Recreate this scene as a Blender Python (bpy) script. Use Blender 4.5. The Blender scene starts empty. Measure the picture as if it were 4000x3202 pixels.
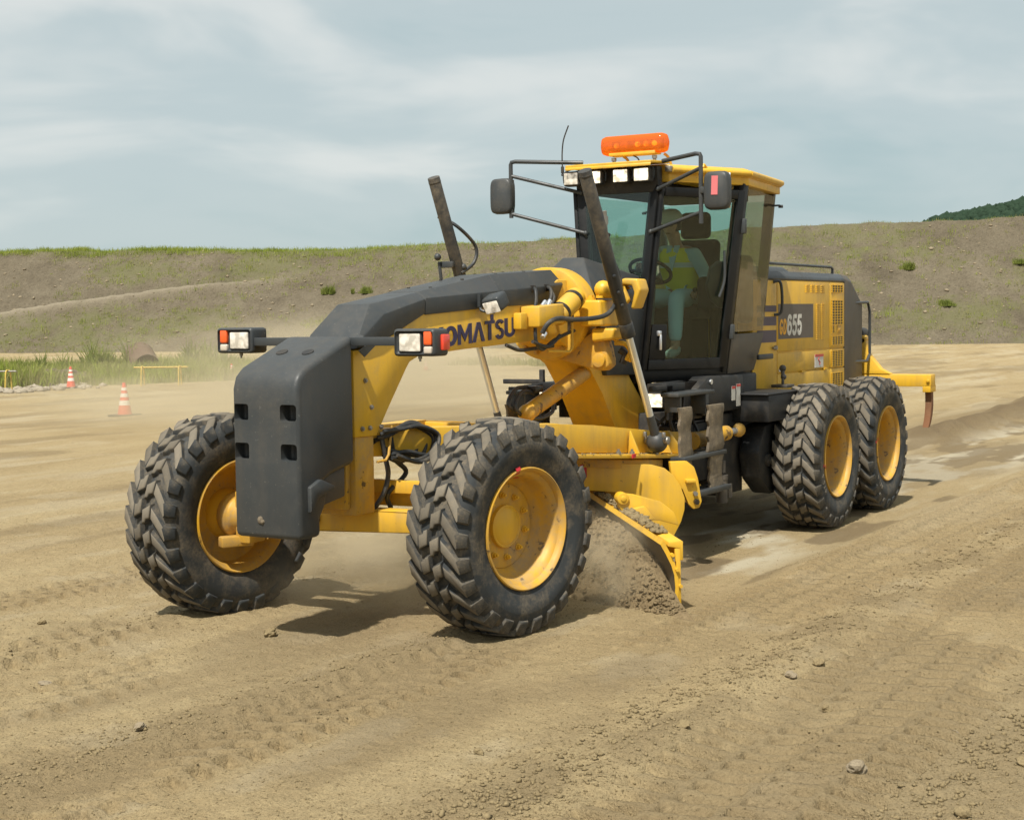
import bpy, bmesh, math, random
import numpy as np
from mathutils import Vector, Matrix
random.seed(7); RNG = np.random.default_rng(7)
scene = bpy.context.scene
COL = scene.collection
R = math.radians

# ------------------------------------------------------------------ camera, sky, sun, exposure
cam_d = bpy.data.cameras.new('camera'); cam = bpy.data.objects.new('camera', cam_d); COL.objects.link(cam)
scene.camera = cam
CAM = Vector((14.4199, 5.9111, 2.0019))
yaw, pitch, roll, fpx = 0.5394, 0.0623, -0.0135, 5998.3
f_ = Vector((-math.cos(yaw)*math.cos(pitch), -math.sin(yaw)*math.cos(pitch), -math.sin(pitch)))
r_ = f_.cross(Vector((0, 0, 1))).normalized(); u_ = r_.cross(f_)
rr_ = r_*math.cos(roll) + u_*math.sin(roll); uu_ = u_*math.cos(roll) - r_*math.sin(roll)
mw = Matrix((rr_, uu_, -f_)).transposed().to_4x4(); mw.translation = CAM
cam.matrix_world = mw
cam_d.sensor_width = 36; cam_d.lens = fpx/4000*36; cam_d.clip_end = 5000; cam_d.clip_start = 0.1
cam_d.dof.use_dof = True; cam_d.dof.focus_distance = 10.5; cam_d.dof.aperture_fstop = 16.0

SUN = Vector((0.62, 0.10, 1.0)).normalized()
world = bpy.data.worlds.new('World'); scene.world = world; world.use_nodes = True
nt = world.node_tree; nt.nodes.clear()
def wn(t, **k):
    n = nt.nodes.new(t)
    for a, b in k.items(): setattr(n, a, b)
    return n
w_out = wn('ShaderNodeOutputWorld'); w_mix = wn('ShaderNodeMixShader')
w_sky = wn('ShaderNodeTexSky', sky_type='NISHITA', sun_disc=False)
w_sky.sun_elevation = math.asin(SUN.z); w_sky.sun_rotation = math.atan2(SUN.x, SUN.y)
w_bg1 = wn('ShaderNodeBackground'); w_bg1.inputs['Strength'].default_value = 0.06
w_bg2 = wn('ShaderNodeBackground'); w_bg2.inputs['Strength'].default_value = 0.67
tc = wn('ShaderNodeTexCoord'); mp = wn('ShaderNodeMapping'); mp.inputs['Scale'].default_value = (1, 1, 3.8)
n1 = wn('ShaderNodeTexNoise'); n1.inputs['Scale'].default_value = 3.9; n1.inputs['Detail'].default_value = 4.5; n1.inputs['Roughness'].default_value = 0.5
n1.inputs['Distortion'].default_value = 0.5
ramp = wn('ShaderNodeValToRGB')
ramp.color_ramp.interpolation = 'EASE'
els = ramp.color_ramp.elements
els[0].position = 0.30; els[0].color = (0.41, 0.53, 0.55, 1)
els[1].position = 0.72; els[1].color = (0.71, 0.745, 0.725, 1)
e = els.new(0.50); e.color = (0.52, 0.605, 0.615, 1)
sep = wn('ShaderNodeSeparateXYZ'); mr = wn('ShaderNodeMapRange')
mr.inputs['From Min'].default_value = 0.02; mr.inputs['From Max'].default_value = 0.22; mr.inputs['To Min'].default_value = -0.05; mr.inputs['To Max'].default_value = 0.17
addn = wn('ShaderNodeMath', operation='ADD')
L = nt.links.new
L(tc.outputs['Generated'], mp.inputs['Vector']); L(mp.outputs[0], n1.inputs['Vector'])
L(tc.outputs['Generated'], sep.inputs[0]); L(sep.outputs['Z'], mr.inputs['Value'])
L(n1.outputs['Fac'], addn.inputs[0]); L(mr.outputs[0], addn.inputs[1]); L(addn.outputs[0], ramp.inputs['Fac'])
L(ramp.outputs['Color'], w_bg2.inputs['Color']); L(w_sky.outputs[0], w_bg1.inputs['Color'])
w_mix.inputs[0].default_value = 0.88
L(w_bg1.outputs[0], w_mix.inputs[1]); L(w_bg2.outputs[0], w_mix.inputs[2]); L(w_mix.outputs[0], w_out.inputs['Surface'])

sun_d = bpy.data.lights.new('sun', 'SUN'); sun_d.energy = 4.0; sun_d.angle = R(1.6); sun_d.color = (1.0, 0.95, 0.86)
sun = bpy.data.objects.new('sun', sun_d); COL.objects.link(sun)
sun.rotation_euler = SUN.to_track_quat('Z', 'Y').to_euler(); sun.location = (0, 0, 40)
scene.view_settings.view_transform = 'Standard'; scene.view_settings.look = 'None'
scene.view_settings.exposure = 0.66; scene.view_settings.gamma = 1.0; scene.view_settings.use_curve_mapping = False
scene.cycles.max_bounces = 8; scene.cycles.transparent_max_bounces = 12; scene.cycles.volume_bounces = 1
scene.cycles.use_denoising = True
scene.cycles.sample_clamp_indirect = 4.0

# ------------------------------------------------------------------ noise (numpy)
def _h(ix, iy, s):
    n = (ix.astype(np.int64)*374761393 + iy.astype(np.int64)*668265263 + s*1442695041) & 0xFFFFFFFF
    n = ((n ^ (n >> 13))*1274126177) & 0xFFFFFFFF
    n = (n ^ (n >> 16)) & 0xFFFFFFFF
    return n/4294967295.0
def vnoise(x, y, s=0):
    x = np.asarray(x, float); y = np.asarray(y, float)
    ix = np.floor(x); iy = np.floor(y); fx = x-ix; fy = y-iy
    fx = fx*fx*fx*(fx*(fx*6-15)+10); fy = fy*fy*fy*(fy*(fy*6-15)+10)
    a = _h(ix, iy, s); b = _h(ix+1, iy, s); c_ = _h(ix, iy+1, s); d = _h(ix+1, iy+1, s)
    return (a+(b-a)*fx)*(1-fy) + (c_+(d-c_)*fx)*fy - 0.5
def fbm(x, y, o=4, s=0, g=0.5):
    v = 0; a = 1.0; k = 1.0
    for i in range(o):
        v = v + a*vnoise(x*k+17.3*i, y*k-9.1*i, s+i); a *= g; k *= 2.03
    return v
def sst(a, b, x):
    t = np.clip((x-a)/(b-a), 0, 1); return t*t*(3-2*t)

# ------------------------------------------------------------------ materials
def nodes_mat(name):
    m = bpy.data.materials.new(name); m.use_nodes = True
    t = m.node_tree; b = t.nodes['Principled BSDF']
    return m, t, b
def N(t, typ, **k):
    n = t.nodes.new(typ)
    for a, v in k.items():
        if a in n.inputs: n.inputs[a].default_value = v
        else: setattr(n, a, v)
    return n
def noise(t, scale, detail=4, rough=0.55, coord='Object', stretch=None, dist=0.0):
    c = N(t, 'ShaderNodeTexCoord'); n = N(t, 'ShaderNodeTexNoise')
    n.inputs['Scale'].default_value = scale; n.inputs['Detail'].default_value = detail
    n.inputs['Roughness'].default_value = rough; n.inputs['Distortion'].default_value = dist
    src = c.outputs[coord]
    if coord == 'Geo':
        pass
    if stretch:
        mpn = N(t, 'ShaderNodeMapping'); mpn.inputs['Scale'].default_value = stretch
        t.links.new(src, mpn.inputs[0]); src = mpn.outputs[0]
    t.links.new(src, n.inputs['Vector']); return n
def rampn(t, src, stops):
    r = N(t, 'ShaderNodeValToRGB'); el = r.color_ramp.elements
    el[0].position, el[0].color = stops[0][0], (*stops[0][1], 1) if len(stops[0][1]) == 3 else stops[0][1]
    el[1].position, el[1].color = stops[-1][0], (*stops[-1][1], 1)
    for p, c in stops[1:-1]:
        x = el.new(p); x.color = (*c, 1)
    t.links.new(src, r.inputs['Fac']); return r
def mixc(t, fac, a, b, mode='MIX'):
    m = N(t, 'ShaderNodeMix', data_type='RGBA'); m.blend_type = mode
    for s, v in ((0, fac), (6, a), (7, b)):
        if isinstance(v, (int, float)): m.inputs[s].default_value = v
        elif isinstance(v, tuple): m.inputs[s].default_value = (*v, 1)
        else: t.links.new(v, m.inputs[s])
    return m.outputs[2]
def g3(v): return (v, v, v)
DUST = (0.30, 0.235, 0.15)
def painted(name, col, rough=0.45, dust=0.35, wear=None, spec=0.4, dscale=6.0, bump=0.0, metal=0.0, lo=0.45, hi=0.75, streak=None, vary=0):
    m, t, b = nodes_mat(name)
    n = noise(t, dscale, 8, 0.62); n2 = noise(t, dscale*7, 5, 0.6)
    r = rampn(t, n.outputs['Fac'], [(lo, g3(0)), (hi, g3(1))])
    r2 = rampn(t, n2.outputs['Fac'], [(0.35, g3(0.25)), (0.7, g3(1))])
    f = N(t, 'ShaderNodeMath', operation='MULTIPLY'); t.links.new(r.outputs[0], f.inputs[0]); t.links.new(r2.outputs[0], f.inputs[1])
    f2 = N(t, 'ShaderNodeMath', operation='MULTIPLY'); t.links.new(f.outputs[0], f2.inputs[0]); f2.inputs[1].default_value = dust
    base = mixc(t, noise(t, 1.7, 3).outputs['Fac'], tuple(c*0.9 for c in col), tuple(min(1, c*1.08) for c in col))
    c = mixc(t, f2.outputs[0], base, DUST)
    if wear:
        wn_ = noise(t, wear[1], 9, 0.7); wr = rampn(t, wn_.outputs['Fac'], [(wear[2], g3(0)), (wear[2]+0.03, g3(1))])
        c = mixc(t, wr.outputs[0], c, wear[0])
    if vary:
        oi = N(t, 'ShaderNodeObjectInfo'); vr = rampn(t, oi.outputs['Random'], [(0.0, g3(1-vary)), (1.0, g3(1+vary))]); c = mixc(t, 1.0, c, vr.outputs[0], 'MULTIPLY')
    if streak:
        sn = noise(t, 1.0, 6, 0.6, stretch=(9, 9, 0.9)); sr = rampn(t, sn.outputs['Fac'], [(0.46, g3(0)), (0.72, g3(1))])
        sf = N(t, 'ShaderNodeMath', operation='MULTIPLY'); sf.inputs[1].default_value = streak; t.links.new(sr.outputs[0], sf.inputs[0]); c = mixc(t, sf.outputs[0], c, (0.22, 0.15, 0.075))
        en = noise(t, 2.1, 7, 0.7); er = rampn(t, en.outputs['Fac'], [(0.56, g3(0)), (0.66, g3(1))]); ef = N(t, 'ShaderNodeMath', operation='MULTIPLY'); ef.inputs[1].default_value = streak*.9; t.links.new(er.outputs[0], ef.inputs[0]); c = mixc(t, ef.outputs[0], c, DUST)
    t.links.new(c, b.inputs['Base Color'])
    rr = N(t, 'ShaderNodeMapRange'); rr.inputs['To Min'].default_value = rough; rr.inputs['To Max'].default_value = min(1, rough+0.35)
    t.links.new(f.outputs[0], rr.inputs['Value']); t.links.new(rr.outputs[0], b.inputs['Roughness'])
    b.inputs['Metallic'].default_value = metal; b.inputs['Specular IOR Level'].default_value = spec
    if bump:
        bn = N(t, 'ShaderNodeBump'); bn.inputs['Strength'].default_value = bump; bn.inputs['Distance'].default_value = 0.004
        t.links.new(n2.outputs['Fac'], bn.inputs['Height']); t.links.new(bn.outputs[0], b.inputs['Normal'])
    return m
M = {}
M['yellow'] = painted('yellow_paint', (0.68, 0.395, 0.024), 0.40, 0.42, spec=0.45, dscale=3.2, lo=0.40, hi=0.80, streak=0.30, wear=((0.13, 0.08, 0.035), 26, 0.665))
M['yellow_dirty'] = painted('yellow_paint_dusty', (0.58, 0.315, 0.020), 0.45, 0.85, dscale=5, lo=0.36, hi=0.68, streak=0.45, wear=((0.10, 0.06, 0.025), 9, 0.615))
M['black'] = painted('charcoal_paint', (0.038, 0.043, 0.046), 0.40, 0.08, dscale=3.5, bump=0.1, wear=((0.30, 0.27, 0.22), 38, 0.715))
M['black_dusty'] = painted('charcoal_paint_dusty', (0.038, 0.043, 0.046), 0.45, 0.10, dscale=7, lo=0.42, hi=0.75, wear=((0.11, 0.11, 0.10), 48, 0.632), streak=0.05)
M['dark'] = painted('dark_steel', (0.022, 0.022, 0.022), 0.6, 0.30, dscale=7)
M['cab_black'] = painted('black_cab_paint', (0.0075, 0.008, 0.0085), 0.42, 0.05, dscale=6, spec=0.25, wear=((0.16, 0.14, 0.11), 45, 0.68))
M['cab_low'] = painted('dark_grey_cab_base', (0.017, 0.018, 0.019), 0.5, 0.16, dscale=6, spec=0.3)
M['cylinder'] = painted('dusty_black_cylinder', (0.026, 0.029, 0.032), 0.42, 0.55, dscale=3.5, lo=0.42, hi=0.72)
M['brown_panel'] = painted('dusty_grey_panel', (0.072, 0.064, 0.054), 0.55, 0.4)
M['mud'] = painted('mud_caked_rubber', (0.12, 0.098, 0.07), 0.9, 0.9, dscale=14, bump=0.8, lo=0.35, hi=0.65)
M['rubber'] = painted('tyre_rubber', (0.034, 0.038, 0.040), 0.75, 0.62, dscale=8, spec=0.25, bump=0.3, lo=0.42, hi=0.72)
M['rubber_top'] = painted('dusty_tread_rubber', (0.135, 0.121, 0.098), 0.9, 0.40, vary=0.22, dscale=14, spec=0.15, bump=0.3, lo=0.3, hi=0.7)
M['hose'] = painted('hose_rubber', (0.028, 0.030, 0.031), 0.5, 0.4, dscale=12)
M['chrome'] = painted('chrome_rod', (0.72, 0.75, 0.78), 0.34, 0.08, metal=0.85)
M['steel'] = painted('bare_steel', (0.30, 0.29, 0.27), 0.4, 0.5, metal=0.8, dscale=20)
M['grease'] = painted('greasy_black', (0.016, 0.013, 0.010), 0.3, 0.25, dscale=10)
M['decal_grey'] = painted('decal_grey', (0.105, 0.088, 0.076), 0.5, 0.15)
M['decal_purple'] = painted('decal_purple', (0.075, 0.058, 0.082), 0.5, 0.15)
M['navy'] = painted('navy_lettering', (0.030, 0.028, 0.085), 0.45, 0.2)
M['white_print'] = painted('white_print', (0.62, 0.60, 0.55), 0.5, 0.2)
M['orange_print'] = painted('orange_print', (0.72, 0.36, 0.03), 0.5, 0.1)
M['red_print'] = painted('red_print', (0.55, 0.07, 0.06), 0.5, 0.2)
M['pink_tape'] = painted('pink_tape', (0.62, 0.16, 0.17), 0.6, 0.15)
M['red_mark'] = painted('red_spray_paint', (0.45, 0.02, 0.03), 0.6, 0.15)
M['blade_steel'] = painted('scoured_blade_steel', (0.10, 0.082, 0.062), 0.42, 0.6, metal=0.3, dscale=5, lo=0.35, hi=0.75)
M['rust'] = painted('rusty_steel', (0.16, 0.07, 0.03), 0.85, 0.4)
M['cone_red'] = painted('cone_plastic', (0.66, 0.075, 0.05), 0.5, 0.2)
M['cone_white'] = painted('cone_reflective_band', (0.72, 0.68, 0.62), 0.5, 0.2)
M['barrier'] = painted('barrier_paint', (0.52, 0.37, 0.07), 0.5, 0.25)
M['culvert'] = painted('old_pipe', (0.105, 0.068, 0.048), 0.9, 0.3)
M['seat'] = painted('seat_fabric', (0.022, 0.019, 0.016), 0.9, 0.02, spec=0.1)
M['skin'] = painted('skin', (0.40, 0.22, 0.15), 0.55, 0.0)
M['shirt'] = painted('pale_blue_workwear', (0.34, 0.48, 0.53), 0.85, 0.05)
M['trousers'] = painted('pale_blue_trousers', (0.46, 0.62, 0.70), 0.85, 0.05)
M['vest'] = painted('yellow_vest', (0.72, 0.62, 0.03), 0.75, 0.05)
M['vest_band'] = painted('silver_vest_band', (0.62, 0.64, 0.62), 0.4, 0.05)
M['helmet'] = painted('helmet_shell', (0.55, 0.55, 0.50), 0.35, 0.1)
M['hair'] = painted('dark_hair', (0.02, 0.018, 0.016), 0.8, 0.0)
M['shoe'] = painted('work_boot', (0.32, 0.34, 0.30), 0.7, 0.2)

def lamp_mat(name, col, strength, tint=None):
    m, t, b = nodes_mat(name)
    n = noise(t, 20, 2, 0.5); r = rampn(t, n.outputs['Fac'], [(0.38, g3(0.22)), (0.62, g3(1.0))])
    c = mixc(t, 1.0, r.outputs[0], col, 'MULTIPLY')
    b.inputs['Base Color'].default_value = (*[min(1, x*0.38) for x in col], 1)
    b.inputs['Roughness'].default_value = 0.12
    t.links.new(c, b.inputs['Emission Color']); b.inputs['Emission Strength'].default_value = strength
    b.inputs['Coat Weight'].default_value = 0.6
    return m
M['lens_bright'] = lamp_mat('lit_lamp_lens', (1.0, 0.86, 0.62), 1.5)
M['lens_dim'] = lamp_mat('lamp_lens', (0.97, 0.88, 0.72), 0.42)
M['lens_orange'] = painted('orange_lens', (0.78, 0.11, 0.02), 0.15, 0.05, spec=0.7)
M['lens_red'] = painted('red_lens', (0.70, 0.06, 0.03), 0.15, 0.05, spec=0.7)
M['lens_clear'] = painted('clear_lens', (0.55, 0.48, 0.40), 0.12, 0.05, spec=0.7)

def glass(name, tint, dirt=0.05, refl=1.0):
    m, t, b = nodes_mat(name); t.nodes.remove(b); out = t.nodes['Material Output']
    tr = N(t, 'ShaderNodeBsdfTransparent'); tr.inputs[0].default_value = (*tint, 1)
    gl = N(t, 'ShaderNodeBsdfGlossy'); gl.inputs['Roughness'].default_value = 0.03; gl.inputs[0].default_value = (1, 1, 1, 1)
    fr = N(t, 'ShaderNodeLayerWeight'); fr.inputs['Blend'].default_value = 0.5
    pw = N(t, 'ShaderNodeMath', operation='POWER'); pw.inputs[1].default_value = 5.0; t.links.new(fr.outputs['Facing'], pw.inputs[0])
    mu = N(t, 'ShaderNodeMath', operation='MULTIPLY_ADD'); mu.inputs[1].default_value = 0.9*refl; mu.inputs[2].default_value = 0.04*refl; t.links.new(pw.outputs[0], mu.inputs[0])
    ms = N(t, 'ShaderNodeMixShader'); t.links.new(mu.outputs[0], ms.inputs[0]); t.links.new(tr.outputs[0], ms.inputs[1]); t.links.new(gl.outputs[0], ms.inputs[2])
    df = N(t, 'ShaderNodeBsdfDiffuse'); df.inputs[0].default_value = (*DUST, 1)
    n = noise(t, 5, 7, 0.65); r = rampn(t, n.outputs['Fac'], [(0.35, g3(dirt*0.3)), (0.75, g3(dirt))])
    m2 = N(t, 'ShaderNodeMixShader'); t.links.new(r.outputs[0], m2.inputs[0]); t.links.new(ms.outputs[0], m2.inputs[1]); t.links.new(df.outputs[0], m2.inputs[2])
    t.links.new(m2.outputs[0], out.inputs['Surface']); return m
M['glass'] = glass('green_tinted_glass', (0.765, 0.875, 0.835), 0.004, 0.75)
M['glass_dusty'] = glass('dusty_bronze_glass', (0.74, 0.72, 0.60), 0.14, 0.6)
M['glass_orange'] = None
m, t, b = nodes_mat('orange_beacon_plastic'); t.nodes.remove(b)
tr = N(t, 'ShaderNodeBsdfTransparent'); tr.inputs[0].default_value = (1.0, 0.46, 0.06, 1)
tl = N(t, 'ShaderNodeBsdfTranslucent'); tl.inputs[0].default_value = (1.0, 0.33, 0.03, 1)
df = N(t, 'ShaderNodeBsdfDiffuse'); df.inputs[0].default_value = (1.0, 0.25, 0.025, 1)
gl = N(t, 'ShaderNodeBsdfGlossy'); gl.inputs['Roughness'].default_value = 0.1; gl.inputs[0].default_value = (1, 1, 1, 1)
a1 = N(t, 'ShaderNodeMixShader'); a1.inputs[0].default_value = 0.4; t.links.new(tl.outputs[0], a1.inputs[1]); t.links.new(df.outputs[0], a1.inputs[2])
a2 = N(t, 'ShaderNodeMixShader'); a2.inputs[0].default_value = 0.5; t.links.new(tr.outputs[0], a2.inputs[1]); t.links.new(a1.outputs[0], a2.inputs[2])
a3 = N(t, 'ShaderNodeMixShader'); a3.inputs[0].default_value = 0.05; t.links.new(a2.outputs[0], a3.inputs[1]); t.links.new(gl.outputs[0], a3.inputs[2])
t.links.new(a3.outputs[0], t.nodes['Material Output'].inputs['Surface']); M['beacon'] = m
M['reflector'] = lamp_mat('beacon_bulb', (1.0, 0.50, 0.10), 1.6)

def soil(name, stretch=(1, 1, 1), cols=None, attr=None, sc=(0.55, 14, 75), amp=0.55, bdist=0.02):
    m, t, b = nodes_mat(name)
    cols = cols or [(0.28, (0.250, 0.186, 0.096)), (0.45, (0.322, 0.246, 0.133)), (0.58, (0.360, 0.282, 0.157)), (0.78, (0.40, 0.325, 0.192))]
    n = noise(t, sc[0], 8, 0.62, stretch=stretch, dist=0.3); n2 = noise(t, sc[1], 6, 0.7); n3 = noise(t, sc[2], 4, 0.75)
    a = N(t, 'ShaderNodeMath', operation='MULTIPLY_ADD'); a.inputs[1].default_value = 0.35; t.links.new(n2.outputs['Fac'], a.inputs[0])
    s = N(t, 'ShaderNodeMath', operation='MULTIPLY'); s.inputs[1].default_value = 0.65; t.links.new(n.outputs['Fac'], s.inputs[0]); t.links.new(s.outputs[0], a.inputs[2])
    r = rampn(t, a.outputs[0], cols)
    c = r.outputs[0]
    r3 = rampn(t, n3.outputs['Fac'], [(0.30, g3(0.45)), (0.44, g3(0.92)), (0.60, g3(1.05)), (0.74, g3(1.35))])
    c = mixc(t, 1.0, c, r3.outputs[0], 'MULTIPLY')
    if attr:
        for an, acol in attr:
            at = N(t, 'ShaderNodeAttribute', attribute_name=an)
            c = mixc(t, at.outputs['Fac'], c, acol)
    t.links.new(c, b.inputs['Base Color']); b.inputs['Roughness'].default_value = 0.95; b.inputs['Specular IOR Level'].default_value = 0.12
    bp = N(t, 'ShaderNodeBump'); bp.inputs['Strength'].default_value = amp; bp.inputs['Distance'].default_value = bdist
    mm = N(t, 'ShaderNodeMath', operation='MULTIPLY_ADD'); mm.inputs[1].default_value = 0.35; t.links.new(n3.outputs['Fac'], mm.inputs[0]); t.links.new(n2.outputs['Fac'], mm.inputs[2])
    t.links.new(mm.outputs[0], bp.inputs['Height']); t.links.new(bp.outputs[0], b.inputs['Normal'])
    return m
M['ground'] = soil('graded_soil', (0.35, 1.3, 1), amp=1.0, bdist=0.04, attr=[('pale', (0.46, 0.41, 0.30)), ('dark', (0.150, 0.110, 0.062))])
M['clod'] = soil('clod_soil', cols=[(0.3, (0.165, 0.125, 0.066)), (0.5, (0.23, 0.178, 0.097)), (0.75, (0.29, 0.23, 0.135))])
M['fresh_soil'] = soil('fresh_turned_soil', cols=[(0.3, (0.115, 0.083, 0.045)), (0.5, (0.175, 0.130, 0.072)), (0.75, (0.24, 0.186, 0.108))], sc=(2.0, 12, 60))
M['stone'] = soil('pale_stone', cols=[(0.3, (0.22, 0.18, 0.13)), (0.5, (0.30, 0.26, 0.2)), (0.75, (0.42, 0.38, 0.31))])
M['stone_tan'] = soil('tan_stone', cols=[(0.3, (0.19, 0.15, 0.095)), (0.5, (0.25, 0.205, 0.14)), (0.75, (0.31, 0.265, 0.19))])
M['bank'] = soil('embankment_gravel', (1, 1, 1), sc=(0.35, 2.4, 8), amp=0.9, bdist=0.15, cols=[(0.3, (0.078, 0.065, 0.045)), (0.45, (0.120, 0.100, 0.069)), (0.6, (0.150, 0.127, 0.089)), (0.8, (0.205, 0.176, 0.127))],
                 attr=[('path', (0.29, 0.25, 0.185)), ('green', (0.120, 0.122, 0.052))])
def leafy(name, c1, c2, c3):
    m, t, b = nodes_mat(name)
    n = noise(t, 1.1, 4, 0.7); oi = N(t, 'ShaderNodeObjectInfo')
    r = rampn(t, n.outputs['Fac'], [(0.3, c1), (0.5, c2), (0.7, c3)])
    t.nodes.remove(b); d_ = N(t, 'ShaderNodeBsdfDiffuse'); tr_ = N(t, 'ShaderNodeBsdfTranslucent'); mx = N(t, 'ShaderNodeMixShader'); mx.inputs[0].default_value = 0.42
    t.links.new(r.outputs[0], d_.inputs[0]); t.links.new(r.outputs[0], tr_.inputs[0]); t.links.new(d_.outputs[0], mx.inputs[1]); t.links.new(tr_.outputs[0], mx.inputs[2])
    t.links.new(mx.outputs[0], t.nodes['Material Output'].inputs['Surface'])
    return m
M['grass'] = leafy('grass_blades', (0.18, 0.225, 0.040), (0.28, 0.33, 0.065), (0.38, 0.41, 0.12))
M['grass_dry'] = leafy('dry_grass_blades', (0.22, 0.225, 0.075), (0.30, 0.29, 0.11), (0.38, 0.35, 0.17))
M['shrub'] = leafy('shrub_leaves', (0.15, 0.19, 0.045), (0.22, 0.26, 0.065), (0.30, 0.32, 0.10))
M['forest'] = leafy('far_forest', (0.034, 0.060, 0.040), (0.046, 0.078, 0.050), (0.06, 0.095, 0.06))

# ------------------------------------------------------------------ mesh builder
class MB:
    def __init__(s): s.v = []; s.f = []; s.m = []
    def add(s, vs, fs, mi=0):
        o = len(s.v); s.v += [tuple(v) for v in vs]
        s.f += [tuple(i+o for i in f) for f in fs]; s.m += [mi]*len(fs)
    def box(s, c, d, rot=None, mi=0):
        x, y, z = (a/2 for a in d)
        vs = [Vector(p) for p in ((-x,-y,-z),(x,-y,-z),(x,y,-z),(-x,y,-z),(-x,-y,z),(x,-y,z),(x,y,z),(-x,y,z))]
        if rot is not None: vs = [rot @ p for p in vs]
        c = Vector(c)
        s.add([p+c for p in vs], [(0,3,2,1),(4,5,6,7),(0,1,5,4),(1,2,6,5),(2,3,7,6),(3,0,4,7)], mi)
    def hexa(s, b, t, mi=0):      # bottom quad, top quad (same winding)
        s.add(list(b)+list(t), [(0,3,2,1),(4,5,6,7),(0,1,5,4),(1,2,6,5),(2,3,7,6),(3,0,4,7)], mi)
    def prism(s, pts, vec, mi=0):  # polygon (3d points) swept along vec
        n = len(pts); vec = Vector(vec); a = [Vector(p) for p in pts]
        nr = sum((a[i].cross(a[(i+1) % n]) for i in range(n)), Vector())
        if nr.dot(vec) > 0: a.reverse()
        s.add(a+[p+vec for p in a], [tuple(range(n)), tuple(range(2*n-1, n-1, -1))]+[(i, i+n, (i+1) % n+n, (i+1) % n) for i in range(n)], mi)
    def xz(s, pts, y0, y1, mi=0): s.prism([(x, y0, z) for x, z in pts], (0, y1-y0, 0), mi)
    def loft(s, rings, cap=True, mi=0, closed=True):
        n = len(rings[0]); vs = [p for r in rings for p in r]; fs = []
        for i in range(len(rings)-1):
            for j in range(n if closed else n-1):
                a = i*n+j; b = i*n+(j+1) % n
                fs.append((a, b, b+n, a+n))
        if cap: fs += [tuple(range(n-1, -1, -1)), tuple(range((len(rings)-1)*n, len(rings)*n))]
        s.add(vs, fs, mi)
    def cyl(s, p0, p1, r0, r1=None, n=20, mi=0, cap=True):
        r1 = r0 if r1 is None else r1; p0 = Vector(p0); p1 = Vector(p1); d = (p1-p0).normalized()
        a = d.orthogonal().normalized(); b = d.cross(a)
        s.loft([[p+(a*math.cos(2*math.pi*k/n)+b*math.sin(2*math.pi*k/n))*r for k in range(n)] for p, r in ((p0, r0), (p1, r1))], cap, mi)
    def lathe(s, prof, o, ax, n=40, mi=0, cap=False):   # prof: (along axis, radius)
        o = Vector(o); ax = Vector(ax).normalized(); a = ax.orthogonal().normalized(); b = ax.cross(a)
        s.loft([[o+ax*h+(a*math.cos(2*math.pi*k/n)+b*math.sin(2*math.pi*k/n))*r for k in range(n)] for h, r in prof], cap, mi)
    def ball(s, c, r, n=14, sc=(1, 1, 1), mi=0):
        c = Vector(c); k = n//2
        rings = [[c+Vector((math.cos(2*math.pi*j/n)*math.sin(math.pi*i/k)*r*sc[0], math.sin(2*math.pi*j/n)*math.sin(math.pi*i/k)*r*sc[1], -math.cos(math.pi*i/k)*r*sc[2])) for j in range(n)] for i in range(k+1)]
        rings[0] = [p+Vector((0,0,0)) for p in rings[0]]
        s.loft(rings, False, mi)
    def tube(s, pts, r, n=10, smooth=True, mi=0, seg=6):
        P = [Vector(p) for p in pts]
        if smooth and len(P) > 2:
            Q = []
            for i in range(len(P)-1):
                p0 = P[max(i-1, 0)]; p1 = P[i]; p2 = P[i+1]; p3 = P[min(i+2, len(P)-1)]
                for k in range(seg):
                    u = k/seg
                    Q.append(0.5*((2*p1)+(p2-p0)*u+(2*p0-5*p1+4*p2-p3)*u*u+(3*p1-p0-3*p2+p3)*u**3))
            P = Q+[P[-1]]
        d = (P[1]-P[0]).normalized(); a = d.orthogonal().normalized(); rings = []
        for i, p in enumerate(P):
            d = (P[min(i+1, len(P)-1)]-P[max(i-1, 0)]).normalized()
            a = (a-d*a.dot(d)).normalized(); b = d.cross(a)
            rings.append([p+(a*math.cos(2*math.pi*k/n)+b*math.sin(2*math.pi*k/n))*r for k in range(n)])
        s.loft(rings, True, mi)
    def mesh(s, name, mats, bevel=0.0, smooth=35, segs=2, weld=True):
        me = bpy.data.meshes.new(name); me.from_pydata([tuple(v) for v in s.v], [], s.f)
        for mt in (mats if isinstance(mats, (list, tuple)) else [mats]): me.materials.append(mt)
        me.polygons.foreach_set('material_index', s.m)
        if bevel or weld:
            bm = bmesh.new(); bm.from_mesh(me)
            if weld: bmesh.ops.remove_doubles(bm, verts=bm.verts, dist=1e-5)
            bmesh.ops.recalc_face_normals(bm, faces=bm.faces)
            if bevel:
                es = [e_ for e_ in bm.edges if len(e_.link_faces) == 2 and e_.calc_face_angle(0) > R(28)]
                bmesh.ops.bevel(bm, geom=es, offset=bevel, segments=segs, profile=0.5, affect='EDGES', clamp_overlap=True)
            bm.to_mesh(me); bm.free()
        if smooth:
            me.polygons.foreach_set('use_smooth', [True]*len(me.polygons)); me.set_sharp_from_angle(angle=R(smooth))
        return me
    def build(s, name, mats, parent=None, bevel=0.0, smooth=35, segs=2, loc=None, rot=None, label=None):
        return link(name, s.mesh(name, mats, bevel, smooth, segs), parent, loc, rot, label)
def link(name, data, parent=None, loc=None, rot=None, label=None):
    o = bpy.data.objects.new(name, data); COL.objects.link(o)
    if parent: o.parent = parent
    if loc: o.location = loc
    if rot: o.rotation_euler = rot
    if label: o['label'] = label
    return o
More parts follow.
